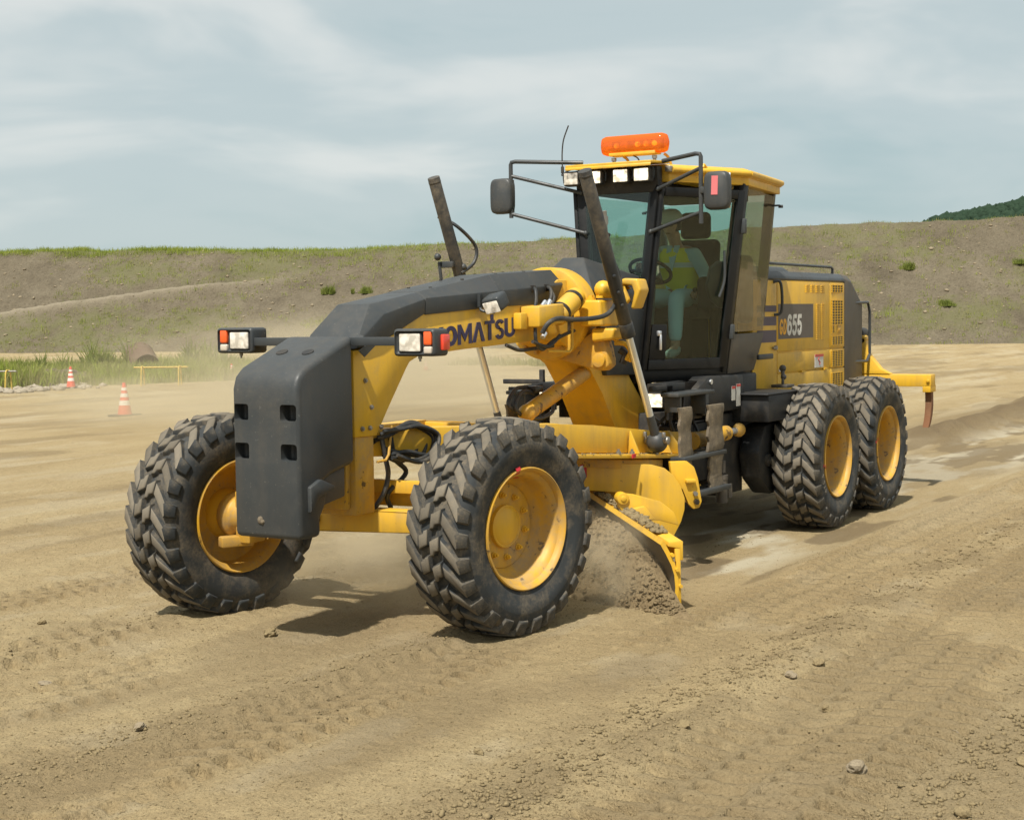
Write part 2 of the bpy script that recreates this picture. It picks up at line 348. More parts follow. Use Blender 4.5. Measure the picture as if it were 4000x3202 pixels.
def tag(o, label=None, cat=None, group=None, kind=None):
    if label: o['label'] = label
    if cat: o['category'] = cat
    if group: o['group'] = group
    if kind: o['kind'] = kind
    return o
def empty(name, loc=(0, 0, 0), label=None, cat=None, group=None, parent=None, rot=None):
    o = bpy.data.objects.new(name, None); COL.objects.link(o); o.location = loc
    if rot: o.rotation_euler = rot
    if parent: o.parent = parent
    tag(o, label, cat, group); return o
def text_mesh(name, body, size, mat, ext=0.002, bold=0.0, shear=0.0, xs=1.0):
    cu = bpy.data.curves.new(name, 'FONT'); cu.body = body; cu.size = size; cu.extrude = ext; cu.offset = bold; cu.shear = shear
    cu.align_x = 'LEFT'; cu.space_character = xs
    ob = bpy.data.objects.new(name, cu); COL.objects.link(ob)
    dg = bpy.context.evaluated_depsgraph_get(); me = bpy.data.meshes.new_from_object(ob.evaluated_get(dg))
    bpy.data.objects.remove(ob); bpy.data.curves.remove(cu); me.materials.clear(); me.materials.append(mat); me.name = name
    return me

# ================================================================== SETTING
TR = [(0.9, 1.50, 6.6, 99, 0.0122), (3.02, 4.12, -6, 11, 0.0165), (1.78, 2.62, -14, 6.6, 0.0122), (-1.45, -0.85, 7.2, 14, 0.012), (-2.9, -2.3, 3, 14, 0.012), (-0.5, 0.1, 7.6, 14, 0.010), (5.2, 6.1, -5, 13, .012)]
def ground_h(x, y, fine=True, turned_shade=None):
    h = 0.020*fbm(x*0.45, y*1.1, 4, 3) + 0.012*fbm(x*1.7, y*2.3, 3, 11)
    cut = sst(1.80, 1.55, y)*sst(-1.55, -1.2, y)*sst(5.5, 5.0, x + (1.7-y)*1.0)   # strip already graded
    h = h*(1-0.45*cut) + 0.045*(1-cut) - 0.012*cut
    h = h + 0.010*fbm(x*0.5, y*5.5, 3, 131)*(1-0.5*cut)
    # berms and windrow
    h = h + 0.05*np.exp(-((y-1.95-0.1*vnoise(x*0.8, y*0, 5))/0.13)**2)*sst(5.6, 4.6, x)*(0.5+vnoise(x*1.3, y*1.3, 8))
    wy = -0.75+0.02*x*0
    h = h + 0.22*np.exp(-np.abs((y-wy+0.3*vnoise(x*0.7, 0*y, 6))/0.50)**2.2)*sst(-7.6, -9.6, x)*(0.85+0.6*fbm(x*1.5, y*1.8, 3, 9))
    h = h + 0.03*np.exp(-((y-2.86-0.12*vnoise(x*0.9, 0*y, 15))/0.12)**2)*(0.6+1.6*vnoise(x*2.1, y*3, 25))
    h = h + 0.035*np.exp(-((y-0.86-0.08*vnoise(x*0.9, 0*y, 16))/0.10)**2)*sst(5.8, 6.4, x)
    h = h + 0.03*np.exp(-((y+1.05-0.15*vnoise(x*0.7, 0*y, 18))/0.16)**2)*sst(4.5, 6.5, x)
    if fine:
        near = sst(26, 14, np.hypot(x-14.4, y-5.9))
        for y0, y1, x0, x1, d in TR:
            c = (y0+y1)/2; w = (y1-y0)/2
            wob = 0.05*vnoise(x*0.6, 0*y, int(7+y0*3))
            s_ = (y-c-wob)/w
            band = sst(1.06, 0.85, np.abs(s_))*sst(x0, x0+0.5, x)*sst(x1, x1-0.5, x)
            ind = 0
            for sk, hw, sl, tk in ((-.74, .25, -.75, .1), (-.23, .21, .9, .62), (.23, .21, .9, .12), (.74, .25, -.75, .64)):
                u_ = (s_-sk)/hw; v_ = x/0.17+.04*vnoise(x*9, y*9, 32)+sl*(s_-sk)-tk; v_ = np.abs(v_-np.floor(v_)-.5)
                ind = np.maximum(ind, sst(1.0, 0.78, np.abs(u_))*sst(0.33, 0.23, v_))
            keep = sst(-0.42, -0.05, fbm(x*0.8, y*1.2, 3, 41))
            h = h + band*near*(-d*0.5 - 2.4*d*ind*keep + 1.4*d*(1-ind)*keep)
            if turned_shade is not None: turned_shade[...] = np.maximum(turned_shade, band*keep*(0.25+0.75*(1-ind))*(0.45 if d < 0.0125 else 0.8))  # darker between lug prints: loosened soil, plus relief shade put into the colour
        lump = fbm(x*7, y*7, 3, 51)
        h = h + near*(0.012*lump + 0.007*fbm(x*19, y*19, 2, 53) + 0.022*np.clip(fbm(x*3.2, y*3.2, 3, 61)-0.28, 0, 1))*(1-0.6*cut)
        loose = np.exp(-((y-2.75)/0.35)**2)+np.exp(-((y-4.25)/0.25)**2)+np.exp(-((y-0.75)/0.22)**2)+np.exp(-((y+1.2)/0.4)**2)
        h = h + near*0.03*np.clip(fbm(x*8, y*8, 2, 71), 0, 1)*np.clip(loose, 0, 1)*(1-cut)
        if turned_shade is not None: turned_shade[...] = np.maximum(turned_shade, 0.8*np.clip(loose, 0, 1)*(1-cut)*sst(-0.25, 0.25, fbm(x*2, y*3, 4, 73)))  # loose ridges get the same mix of soil tint and painted relief shade
    return h
def grid_mesh(name, X, Y, Z, mat, attrs=None):
    nr, nc = X.shape
    me = bpy.data.meshes.new(name); nv = nr*nc
    idx = np.arange(nv).reshape(nr, nc)
    a = idx[:-1, :-1].ravel(); b = idx[1:, :-1].ravel(); c = idx[1:, 1:].ravel(); d = idx[:-1, 1:].ravel()
    q = np.stack([a, b, c, d], 1).astype(np.int32); nf = len(q)
    me.vertices.add(nv); me.vertices.foreach_set('co', np.stack([X.ravel(), Y.ravel(), Z.ravel()], 1).astype(np.float32).ravel())
    me.loops.add(nf*4); me.loops.foreach_set('vertex_index', q.ravel())
    me.polygons.add(nf); me.polygons.foreach_set('loop_start', np.arange(0, nf*4, 4, dtype=np.int32))
    me.update(calc_edges=True)
    me.polygons.foreach_set('use_smooth', np.ones(nf, bool)); me.materials.append(mat)
    for k_, val in (attrs or {}).items():
        at = me.attributes.new(k_, 'FLOAT', 'POINT'); at.data.foreach_set('value', val.ravel().astype(np.float32))
    me.validate(); return me
# one ground sheet, dense where the photograph looks, out to the horizon
az0 = math.atan2(-math.sin(yaw), -math.cos(yaw))
azs = np.concatenate([np.linspace(az0-math.pi, az0-0.40, 50)[:-1], np.linspace(az0-0.40, az0+0.40, 600), np.linspace(az0+0.40, az0+math.pi, 50)[1:]])
rad = np.concatenate([np.array([0.3, 1.5, 3.0, 4.2]), np.geomspace(5.0, 40, 950), np.geomspace(40.5, 400, 150), np.array([600, 1000, 2000, 4000])])
RA, AZ = np.meshgrid(rad, azs, indexing='ij')
GX = CAM.x+RA*np.cos(AZ); GY = CAM.y+RA*np.sin(AZ); TURN_SHADE = np.zeros_like(GX); GZ = ground_h(GX, GY, True, TURN_SHADE)
fade = sst(260, 60, RA); GZ = GZ*fade
cutm = sst(1.80, 1.50, GY)*sst(-1.5, -1.1, GY)*sst(5.4, 4.6, GX+(1.7-GY))
pale = cutm*sst(-0.12, 0.22, fbm(GX*0.7, GY*2.2, 4, 81)+0.10*fbm(GX*3, GY*9, 3, 85))*0.9*sst(1.75, 1.2, GY)*sst(-0.5, 0.1, GY)
pale = np.maximum(pale, 0.30*sst(0.10, 0.40, fbm(GX*0.35, GY*1.5, 5, 91))*sst(9, 20, RA))
pale = np.maximum(pale, 0.18*sst(0.20, 0.5, fbm(GX*1.3, GY*3.0, 5, 95)))
dark = np.exp(-np.abs((GY+0.75)/0.75)**2)*sst(-7.4, -9.0, GX)*1.0
dark = np.maximum(dark, 0.4*sst(0.08, 0.40, fbm(GX*0.25+9, GY*1.1, 5, 101)))
dark = np.maximum(dark, 0.75*cutm*sst(0.02, 0.22, fbm(GX*0.9, GY*3.0, 5, 111)))
dark = np.maximum(dark, TURN_SHADE*0.58*sst(30, 12, RA)); pale = pale*(1-0.7*TURN_SHADE)  # tracks and ridges: loosened-soil tint that also stands in for occlusion shade
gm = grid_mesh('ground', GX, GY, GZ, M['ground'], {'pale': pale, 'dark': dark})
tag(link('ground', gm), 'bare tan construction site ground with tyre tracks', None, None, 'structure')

# embankment behind the site
d_t = Vector((-0.358, 0.934, 0)).normalized(); d_n = Vector((-d_t.y*-1, -d_t.x, 0))
d_n = Vector((-0.934, -0.358, 0)).normalized()
B0 = Vector((-62.5, -35.0, 0))
su = np.concatenate([np.linspace(-170, -62, 40)[:-1], np.linspace(-62, 45, 460), np.linspace(45, 150, 40)[1:]])
tv = np.concatenate([np.linspace(-1.5, 13.5, 110), np.linspace(13.9, 45, 22)])
TV, SU = np.meshgrid(tv, su, indexing='ij')
def bank_h(s_, t_):
    crest = np.interp(s_, [-170,-62,-41,-18,-4,12,25,45,150], [7.2,6.8,6.6,6.35,6.64,7.31,7.5,7.5,7.8]) + 0.16*fbm(s_*0.09, s_*0, 3, 7)
    t0 = t_ + 0.9*fbm(s_*0.12, t_*0.1, 3, 17)*sst(-1.5, 2, t_)
    base = crest*np.clip(t0/11.0, -0.06, 1)**1.0
    base = np.where(t0 > 10, np.minimum(base, crest), base)
    # diagonal haul path climbing from the left
    tp = 4.1 + (s_+38)*0.22
    on = sst(-75, -60, s_)*sst(-18, -28, s_)
    dd = t0-tp
    base = base + on*0.42*(-np.exp(-((dd-0.5)/0.5)**2)+np.exp(-((dd+0.45)/0.45)**2))
    rough = 0.16*fbm(s_*0.5, t_*0.5, 4, 27)+0.07*fbm(s_*2.2, t_*2.2, 3, 37)
    return base + rough*sst(-1.2, 0.6, t_) - 0.25*sst(0.4, -1.5, t_), on*np.exp(-((dd+0.1)/0.55)**2)
BZ, path = bank_h(SU, TV)
BX = B0.x+d_t.x*SU+d_n.x*TV; BY = B0.y+d_t.y*SU+d_n.y*TV
green = sst(-0.05, 0.45, fbm(SU*0.22, TV*0.35, 4, 47)+0.35*fbm(SU*1.9, TV*1.9, 4, 57))*0.6
green = np.maximum(green, sst(9.9, 11.3, TV)*sst(10, -25, SU)*0.95)
green = np.maximum(green, sst(11.5, 13, TV)*0.8)
tag(link('embankment', grid_mesh('embankment', BX, BY, BZ, M['bank'], {'path': path*0.9, 'green': green*(1-path)})), 'long grey earth embankment with weeds', None, None, 'structure')
def bank_pt(s_, t_):
    z, _ = bank_h(np.array([s_]), np.array([t_])); return Vector((B0.x+d_t.x*s_+d_n.x*t_, B0.y+d_t.y*s_+d_n.y*t_, float(z[0])))

# grass as blade geometry
def grass_mesh(name, clumps, mat):     # clumps: (x, y, z, height, spread, blades)
    vs = []; fs = []; cnt = 0
    for x, y, z, hh, sp, nb in clumps:
        ang = RNG.random(nb)*2*math.pi; rd = np.sqrt(RNG.random(nb))*sp
        bx = x+np.cos(ang)*rd; by = y+np.sin(ang)*rd; hgt = hh*(0.45+0.75*RNG.random(nb))*(1-0.45*(rd/sp)**2)
        la = RNG.random(nb)*2*math.pi; ln = hgt*(0.1+0.5*RNG.random(nb)); wd = 0.006+hh*0.020*(0.5+RNG.random(nb))
        wa = RNG.random(nb)*math.pi
        b0 = np.stack([bx-np.cos(wa)*wd, by-np.sin(wa)*wd, np.full(nb, z-0.03)], 1)
        b1 = np.stack([bx+np.cos(wa)*wd, by+np.sin(wa)*wd, np.full(nb, z-0.03)], 1)
        mx = bx+np.cos(la)*ln*0.4; my = by+np.sin(la)*ln*0.4
        m0 = np.stack([mx-np.cos(wa)*wd*0.7, my-np.sin(wa)*wd*0.7, z+hgt*0.6], 1)
        m1 = np.stack([mx+np.cos(wa)*wd*0.7, my+np.sin(wa)*wd*0.7, z+hgt*0.6], 1)
        tp = np.stack([bx+np.cos(la)*ln, by+np.sin(la)*ln, z+hgt], 1)
        vs.append(np.stack([b0, b1, m1, m0, tp], 1).reshape(-1, 3)); cnt += nb
    V = np.concatenate(vs); me = bpy.data.meshes.new(name)
    base = np.arange(cnt)*5
    loops = np.stack([base, base+1, base+2, base+3, base+3, base+2, base+4], 1).ravel().astype(np.int32)
    ls = np.stack([np.arange(cnt)*7, np.arange(cnt)*7+4], 1).ravel().astype(np.int32)
    me.vertices.add(len(V)); me.vertices.foreach_set('co', V.astype(np.float32).ravel())
    me.loops.add(len(loops)); me.loops.foreach_set('vertex_index', loops)
    me.polygons.add(len(ls)); me.polygons.foreach_set('loop_start', ls)
    me.update(calc_edges=True); me.materials.append(mat); me.validate(); return me
cl = []; cl2 = []
for i in range(9000):
    s_ = RNG.uniform(-62, 45); t_ = RNG.uniform(0.2, 11)
    dens = fbm(np.array([s_*0.22]), np.array([t_*0.35]), 4, 47)[0]+0.35*(RNG.random()-0.5)
    if dens < -0.10 or bank_h(np.array([s_]), np.array([t_]))[1][0] > 0.3: continue
    p = bank_pt(s_, t_); hh = 0.08+0.30*RNG.random()**2
    (cl if RNG.random() < 0.6 else cl2).append((p.x, p.y, p.z, hh, hh*1.2, int(RNG.uniform(6, 18))))
for i in range(2600):                    # crest fringe, thicker on the left
    s_ = RNG.uniform(-62, 45); left = 1-min(1, max(0, (s_+25)/30))
    if RNG.random() > 0.25+0.75*left: continue
    t_ = RNG.uniform(10.2, 12.6); p = bank_pt(s_, t_); hh = RNG.uniform(0.12, 0.38)*(0.6+0.5*left)
    (cl if left > 0.4 or RNG.random() < .4 else cl2).append((p.x, p.y, p.z, hh, 0.5, int(10+16*left)))
tag(link('embankment_grass', grass_mesh('embankment_grass', cl, M['grass'])), 'green weeds and grass scattered over the embankment', None, None, 'stuff')
tag(link('dry_weeds', grass_mesh('dry_weeds', cl2, M['grass_dry'])), 'yellowish dry weeds scattered over the embankment', None, None, 'stuff')
# stones on the embankment
def rock_arrays(n, seed):
    r = np.random.default_rng(seed); bm = bmesh.new(); bmesh.ops.create_icosphere(bm, subdivisions=1, radius=1)
    V = np.array([v.co[:] for v in bm.verts]); F = np.array([[v.index for v in f.verts] for f in bm.faces]); bm.free()
    return V, F
RV, RF = rock_arrays(0, 0)
def rocks_mesh(name, pts, sizes, mat, flat=0.7, seed=3, octa=False):
    r = np.random.default_rng(seed); n = len(pts)
    if octa:
        V0 = np.array([(1,0,0),(-1,0,0),(0,1,0),(0,-1,0),(0,0,1),(0,0,-1)], float); F0 = np.array([(0,2,4),(2,1,4),(1,3,4),(3,0,4),(2,0,5),(1,2,5),(3,1,5),(0,3,5)])
    else: V0, F0 = RV, RF
    jit = 1+0.55*(r.random((n, len(V0), 1))-0.5)
    sc = np.stack([0.7+0.7*r.random(n), 0.7+0.7*r.random(n), flat*(0.6+0.6*r.random(n))], 1)
    a = r.random(n)*6.28; ca, sa = np.cos(a), np.sin(a)
    W = V0[None]*jit*sc[:, None, :]*np.asarray(sizes)[:, None, None]
    X = W[..., 0]*ca[:, None]-W[..., 1]*sa[:, None]; Y = W[..., 0]*sa[:, None]+W[..., 1]*ca[:, None]
    P = np.stack([X, Y, W[..., 2]], -1)+np.asarray(pts)[:, None, :]
    V = P.reshape(-1, 3); F = (F0[None]+(np.arange(n)*len(V0))[:, None, None]).reshape(-1, 3).astype(np.int32)
    me = bpy.data.meshes.new(name); me.vertices.add(len(V)); me.vertices.foreach_set('co', V.astype(np.float32).ravel())
    me.loops.add(F.size); me.loops.foreach_set('vertex_index', F.ravel()); me.polygons.add(len(F)); me.polygons.foreach_set('loop_start', np.arange(0, F.size, 3, dtype=np.int32))
    me.update(calc_edges=True); me.materials.append(mat); me.validate(); return me
pts = []; sz = []
for i in range(3600):
    s_ = RNG.uniform(-62, 45); t_ = RNG.uniform(0.0, 11); p = bank_pt(s_, t_); pts.append(p[:]); sz.append(0.025+0.11*RNG.random()**5)
tag(link('embankment_stones', rocks_mesh('embankment_stones', pts, sz, M['stone_tan'])), 'pale stones lying on the embankment slope', None, None, 'stuff')
pts = []; sz = []
# loose soil crumbs and pebbles on the near ground
NP = 150000
pr_ = 5.2+11*RNG.random(NP)**1.6; pa = az0+RNG.uniform(-0.38, 0.38, NP)
px = CAM.x+pr_*np.cos(pa); py = CAM.y+pr_*np.sin(pa)
loose = np.exp(-((py-2.75)/0.30)**2)+np.exp(-((py-4.25)/0.22)**2)+0.7*np.exp(-((py-0.75)/0.22)**2)+0.5*np.exp(-((py+1.2)/0.4)**2)+0.5*(py > 5.6)
clump = sst(-0.05, 0.3, fbm(px*1.1, py*1.5, 3, 121))
keepm = RNG.random(NP) < (0.28+0.60*np.clip(loose, 0, 1)+0.25*clump)*np.where((py < 1.6) & (py > -1.2) & (px < 4.6), 0.35, 1)
px, py = px[keepm], py[keepm]; pz = ground_h(px, py)
psz = 0.0018+0.0035*RNG.random(len(px))**3+(0.003+0.013*np.clip(loose[keepm], 0, 1))*RNG.random(len(px))**9
half = RNG.random(len(px)) < 0.86
tag(link('soil_crumbs', rocks_mesh('soil_crumbs', np.stack([px, py, pz+psz*0.3], 1)[half], psz[half], M['clod'], 0.75, 5, True)), 'loose soil crumbs strewn over the near ground', None, None, 'stuff')
tag(link('fine_gravel', rocks_mesh('fine_gravel', np.stack([px, py, pz+psz*0.3], 1)[~half], psz[~half]*0.9, M['clod'], 0.7, 6, True)), 'fine gravel strewn over the near ground', None, None, 'stuff')
def gz(x, y): return float(ground_h(np.array([x]), np.array([y]))[0])
# larger clods one can point to
CL = [(7.18, -0.174, .062, 0, 'angular tan rock beside the shadow between the front wheels'),
      (9.166, 0.686, .040, 1, 'grey-brown stone in the lower left track prints'),
      (6.403, 3.06, .050, 0, 'dark upright clod on the ridge right of the blade, highest on the ridge'),
      (8.70, 2.289, .034, 0, 'small dark clod alone in the lower middle of the ground'),
      (7.331, 4.035, .052, 1, 'pale rounded stone on the far right track edge'),
      (7.581, -1.729, .034, 0, 'small dark stone left of the front right tyre'),
      (8.235, 3.878, .055, 1, 'flat pale stone at the lower right edge of the track'),
      (7.241, 3.395, .036, 0, 'brown lump inside the right hand track'),
      (7.95, 2.95, .040, 0, 'brown clod on the ridge just left of the right hand track'),
      (6.75, 3.03, .044, 1, 'pale round clod beside the dark upright one'),
      (8.66, -0.52, .050, 2, 'flat white stone flush with the ground at far left'),
      (7.75, 4.45, .040, 0, 'low brown clod near the right border of the ground'),
      (8.55, 4.40, .042, 0, 'pointed clod in the lower right corner')]
for i, (x, y, s_, kd, lb) in enumerate(CL):
    bm = bmesh.new(); bmesh.ops.create_icosphere(bm, subdivisions=3, radius=1); rs = random.Random(i+11)
    off = rs.random()*50
    for v in bm.verts:
        n_ = v.co.normalized(); k_ = 1+0.6*float(fbm(np.array([n_.x*1.1+off]), np.array([n_.y*1.1+n_.z*1.7]), 3, 5)[0])
        v.co = Vector((n_.x*1.15, n_.y*0.95, n_.z*(0.72 if kd != 2 else 0.3)))*k_*s_
    me = bpy.data.meshes.new('dirt_clod'); bm.to_mesh(me); bm.free(); me.materials.append(M['clod'] if kd == 0 else M['stone_tan'])
    o = link('dirt_clod' if kd == 0 else 'stone', me, None, (x, y, gz(x, y)+s_*(0.35 if kd != 2 else 0.08)), (0, 0, rs.random()*6))
    o.scale = (.72, .72, .72); tag(o, lb, 'clod' if kd == 0 else 'stone', 'clods and stones on the near ground')

# mid-distance vegetation, left
cl = []; cl2 = []
for i in range(2000):
    a = RNG.random(); b_ = RNG.random()
    ex = -13.0-10.5*a; ey = -31.0+4.8*a; dd = Vector((ex-14.4, ey-5.9, 0)).normalized()
    dpt = b_*(21-11*a); x = ex+dd.x*dpt; y = ey+dd.y*dpt
    hh = RNG.uniform(0.30, 0.75)*(0.6+0.8*max(0, fbm(np.array([x*0.25]), np.array([y*0.25]), 3, 7)[0]+0.4))
    (cl if RNG.random() < 0.62 else cl2).append((x, y, 0.02, hh, 0.7, 80))
for i in range(90):
    x = -32.5-RNG.random()*9; y = -25.9+RNG.random()*2.2
    x = -36.5+(RNG.random()-0.5)*2.0; y = -25.5+(RNG.random()-0.3)*4.5
    cl2.append((x, y, 0.02, RNG.uniform(0.15, 0.5), 0.4, 22))
tag(link('tall_grass', grass_mesh('tall_grass', cl, M['grass'])), 'tall green grass at the left edge of the site', None, None, 'stuff')
tag(link('pale_grass', grass_mesh('pale_grass', cl2, M['grass_dry'])), 'pale yellowish grass along the far edge of the site', None, None, 'stuff')
def shrub(x, y, z, h, w, seed, label, group=None, mat='shrub'):
    r = np.random.default_rng(seed); o = empty('shrub', (x, y, z), label, 'shrub', group)
    nb = 22; cl_ = [(r.normal()*w*.27, r.normal()*w*.27, 0, h*(.30+.80*r.random()**1.5), w*(.10+.14*r.random()), 70) for _ in range(nb)]
    link('foliage', grass_mesh('foliage', cl_, M[mat]), o)
    return o
shrub(-26.6, -36.2, 0, 1.35, 2.0, 1, 'tallest rounded green shrub among the tall grass at left', 'shrubs in the tall grass')
shrub(-29.2, -34.0, 0, 1.3, 1.9, 2, 'yellow-green shrub just left of the old pipe', 'shrubs in the tall grass')
shrub(-24.8, -38.4, 0, 0.9, 2.2, 3, 'low wide shrub left of the tallest shrub', 'shrubs in the tall grass')
for s_, t_, h_, w_, lb, sd in [(18.1, 7.1, 0.8, 1.0, 'round bright shrub halfway up the embankment at far right', 11), (-17.0, 6.4, 0.75, 1.0, 'left of two small shrubs close together on the embankment above the nose', 12), (-14.7, 6.2, 0.65, 0.95, 'right of two small shrubs close together on the embankment above the nose', 13), (19.9, 3.5, 0.5, 0.8, 'small green shrub on the lower embankment slope at right', 14), (24.3, 6.4, 0.5, 0.9, 'spreading light shrub near the right border of the embankment', 15)]:
    p = bank_pt(s_, t_); shrub(p.x, p.y, p.z-0.05, h_*.8, w_*.85, sd, lb, 'shrubs growing on the embankment')

# far wooded hill, right
hd_ = Vector((-0.970, -0.245, 0)); side = Vector((0.245, -0.970, 0)); hill_c = CAM+hd_*640
su2 = np.linspace(-260, 260, 90); tv2 = np.linspace(-160, 160, 24)
T2, S2 = np.meshgrid(tv2, su2, indexing='ij')
def hill_h(s_, t_): return np.interp(s_, [-260, -120, -60, -22, -14, -8, 4, 12, 25, 45, 110, 260], [35, 56, 46, 41.5, 41.5, 39.5, 37.5, 36.5, 31, 21, 6, 0])*np.exp(-(t_/120)**2)
HX = hill_c.x+side.x*S2+hd_.x*T2; HY = hill_c.y+side.y*S2+hd_.y*T2; HZ = hill_h(S2, T2)-1.0
tag(link('hill', grid_mesh('hill', HX, HY, HZ, M['forest'])), 'distant wooded hill beyond the embankment', None, None, 'structure')
pts = []; sz = []
for i in range(11000):
    s_ = RNG.uniform(-200, 70); t_ = RNG.uniform(-110, 25); z = float(hill_h(np.array([s_]), np.array([t_]))[0])
    pts.append((hill_c.x+side.x*s_+hd_.x*t_, hill_c.y+side.y*s_+hd_.y*t_, z+0.8)); sz.append(0.9+1.7*RNG.random()**2)
tag(link('far_forest', rocks_mesh('far_forest', pts, sz, M['forest'], 1.0, 9)), 'dark green woods covering the distant hill', None, None, 'stuff')

# traffic cones
def cone(x, y, h, label):
    o = empty('traffic_cone', (x, y, gz(x, y)), label, 'traffic cone', 'traffic cones along the far edge of the site', rot=(0, 0, random.random()))
    m = MB(); m.box((0, 0, 0.02*h/0.7), (0.52*h/0.7, 0.52*h/0.7, 0.04*h/0.7)); m.build('base', M['dark'], o, bevel=0.008)
    k = h/0.7
    def rr(z): return (0.155-(z/0.7)*0.125)*k
    def seg(z0, z1): return [(z0*k, rr(z0)), (z1*k, rr(z1))]
    m = MB(); m.lathe([(0.04*k, rr(0.04)), (0.7*k, rr(0.70)), (0.7*k, 0.012*k)], (0, 0, 0), (0, 0, 1), 24); m.build('cone_body', M['cone_red'], o, smooth=50)
    for z0, z1 in ((0.23, 0.33), (0.40, 0.48), (0.54, 0.60)):
        m = MB(); m.lathe([(z0*k, rr(z0)+0.002), (z1*k, rr(z1)+0.002)], (0, 0, 0), (0, 0, 1), 24); m.build('reflective_band', M['cone_white'], o, smooth=50)
cone(-8.284, -16.858, 0.68, 'nearest red and white traffic cone, standing alone on bare ground')
cone(-17.1, -27.8, 0.62, 'red and white cone beside the pale rubble at left')
cone(-24.5, -28.2, 0.45, 'dust veiled cone right of the yellow barrier')
cone(-31.1, -24.9, 0.42, 'small distant cone seen under the machine neck')
# yellow barriers
def barrier(p, d, L_, h, label):
    o = empty('barrier', p, label, 'barrier', 'yellow pipe barriers at the edge of the site', rot=(0, 0, d))
    for s_ in (0, L_):
        m = MB(); m.tube([(s_, -0.2, 0), (s_, -0.13, h*0.9), (s_, 0, h), (s_, 0.13, h*0.9), (s_, 0.2, 0)], 0.022, 8); m.build('leg', M['barrier'], o)
    m = MB(); m.cyl((-0.25, 0, h-0.02), (L_+0.25, 0, h-0.02), 0.024, n=10); m.build('rail', M['barrier'] if L_ > 1.05 else M['steel'], o)
barrier((-18.84, -26.68, 0), 2.1, 1.10, 0.60, 'yellow barrier with a long rail in the dust before the old pipe')
barrier((-15.11, -28.13, 0), -1.2, 1.0, 0.62, 'yellow barrier with a grey rail at the left border')
# old pipe
o = empty('culvert_pipe', (-27.4, -35.2, 0.62), 'rusty brown pipe lying half hidden in the grass', 'pipe', rot=(0, R(14), R(55)))
m = MB(); m.lathe([(-0.1, 0.52), (0, 0.55), (0.05, 0.52), (0.5, 0.50), (0.55, 0.53), (0.6, 0.50), (1.5, 0.48)], (0, 0, 0), (1, 0.0, 0), 28); m.build('pipe_wall', M['culvert'], o)
m = MB(); m.cyl((0.02, 0, 0), (0.06, 0, 0), 0.515, n=28); m.build('end_plate', M['culvert'], o)
# rubble by the left barrier
pts = []; sz = []
for i in range(160):
    a = RNG.random(); x = -14.6-a*2.8+RNG.normal()*0.5; y = -27.9-a*0.6+RNG.normal()*0.6; pts.append((x, y, 0.06)); sz.append(0.05+0.15*RNG.random()**2)
tag(link('rubble', rocks_mesh('rubble', pts, sz, M['stone'], 0.6, 4)), 'pale rubble heaped at the edge of the grass', None, None, 'stuff')
pts = []; sz = []
for i in range(260):
    a = RNG.random(); x = -19.0+RNG.normal()*1.1; y = -30.5+RNG.normal()*1.0; pts.append((x, y, 0.06+0.3*math.exp(-((x+19)**2+(y+30.5)**2)/1.6))); sz.append(0.08+0.2*RNG.random()**2)
tag(link('gravel_heap', rocks_mesh('gravel_heap', pts, sz, M['bank'], 0.7, 14)), 'grey gravel heap behind the second cone', None, None, 'stuff')

# ================================================================== MOTOR GRADER
G = empty('motor_grader', (0, 0, 0), 'yellow and charcoal motor grader pushing soil with its angled blade', 'motor grader')
Y, K, KD, DK = M['yellow'], M['black'], M['black_dusty'], M['dark']
def B(name, mb, mat, parent=None, bevel=0.0, smooth=35, label=None, segs=2):
    return mb.build(name, mat, parent or G, bevel, smooth, segs, label=label)
def cutout(ob, cutters):
    cm = MB()
    for c in cutters: cm.box(*c)
    co = cm.build('cutter', [M['grease']], None, .018, segs=3)
    md = ob.modifiers.new('b', 'BOOLEAN'); md.object = co; md.operation = 'DIFFERENCE'; md.solver = 'EXACT'
    me = bpy.data.meshes.new_from_object(ob.evaluated_get(bpy.context.evaluated_depsgraph_get()))
    ob.modifiers.clear(); old = ob.data; ob.data = me; me.name = old.name
    me.polygons.foreach_set('use_smooth', [True]*len(me.polygons)); me.set_sharp_from_angle(angle=R(30))
    bpy.data.objects.remove(co)

# ---- wheels
RT, NPITCH = 0.675, 26
PITCH = 2*math.pi/NPITCH
def P_top(s, d=0.0):
    a = abs(s); sg = 1 if s >= 0 else -1
    if a <= 1: return sg*0.200*a, 0.675-0.020*a*a-d
    u = (a-1)/0.3; return sg*(0.200+0.030*u-d*0.5), 0.655-0.085*u-d*0.5
def P_base(s):
    a = abs(s); sg = 1 if s >= 0 else -1
    if a <= 1: return sg*0.190*a, 0.640-0.020*a*a
    u = (a-1)/0.3; return sg*(0.190+0.022*u), 0.620-0.060*u
SR = [(.45, .50), (1.0, -.37), (1.3, -.41), (1.3, .13), (1.0, .22), (.68, .70), (.45, .96)]
CR = [(.035, .26), (.20, .33), (.24, .47), (.40, .52), (.41, 1.07), (.035, .84)]
LUGS = [SR, CR, [(-a, .54-b) for a, b in CR], [(-a, .54-b) for a, b in SR]]
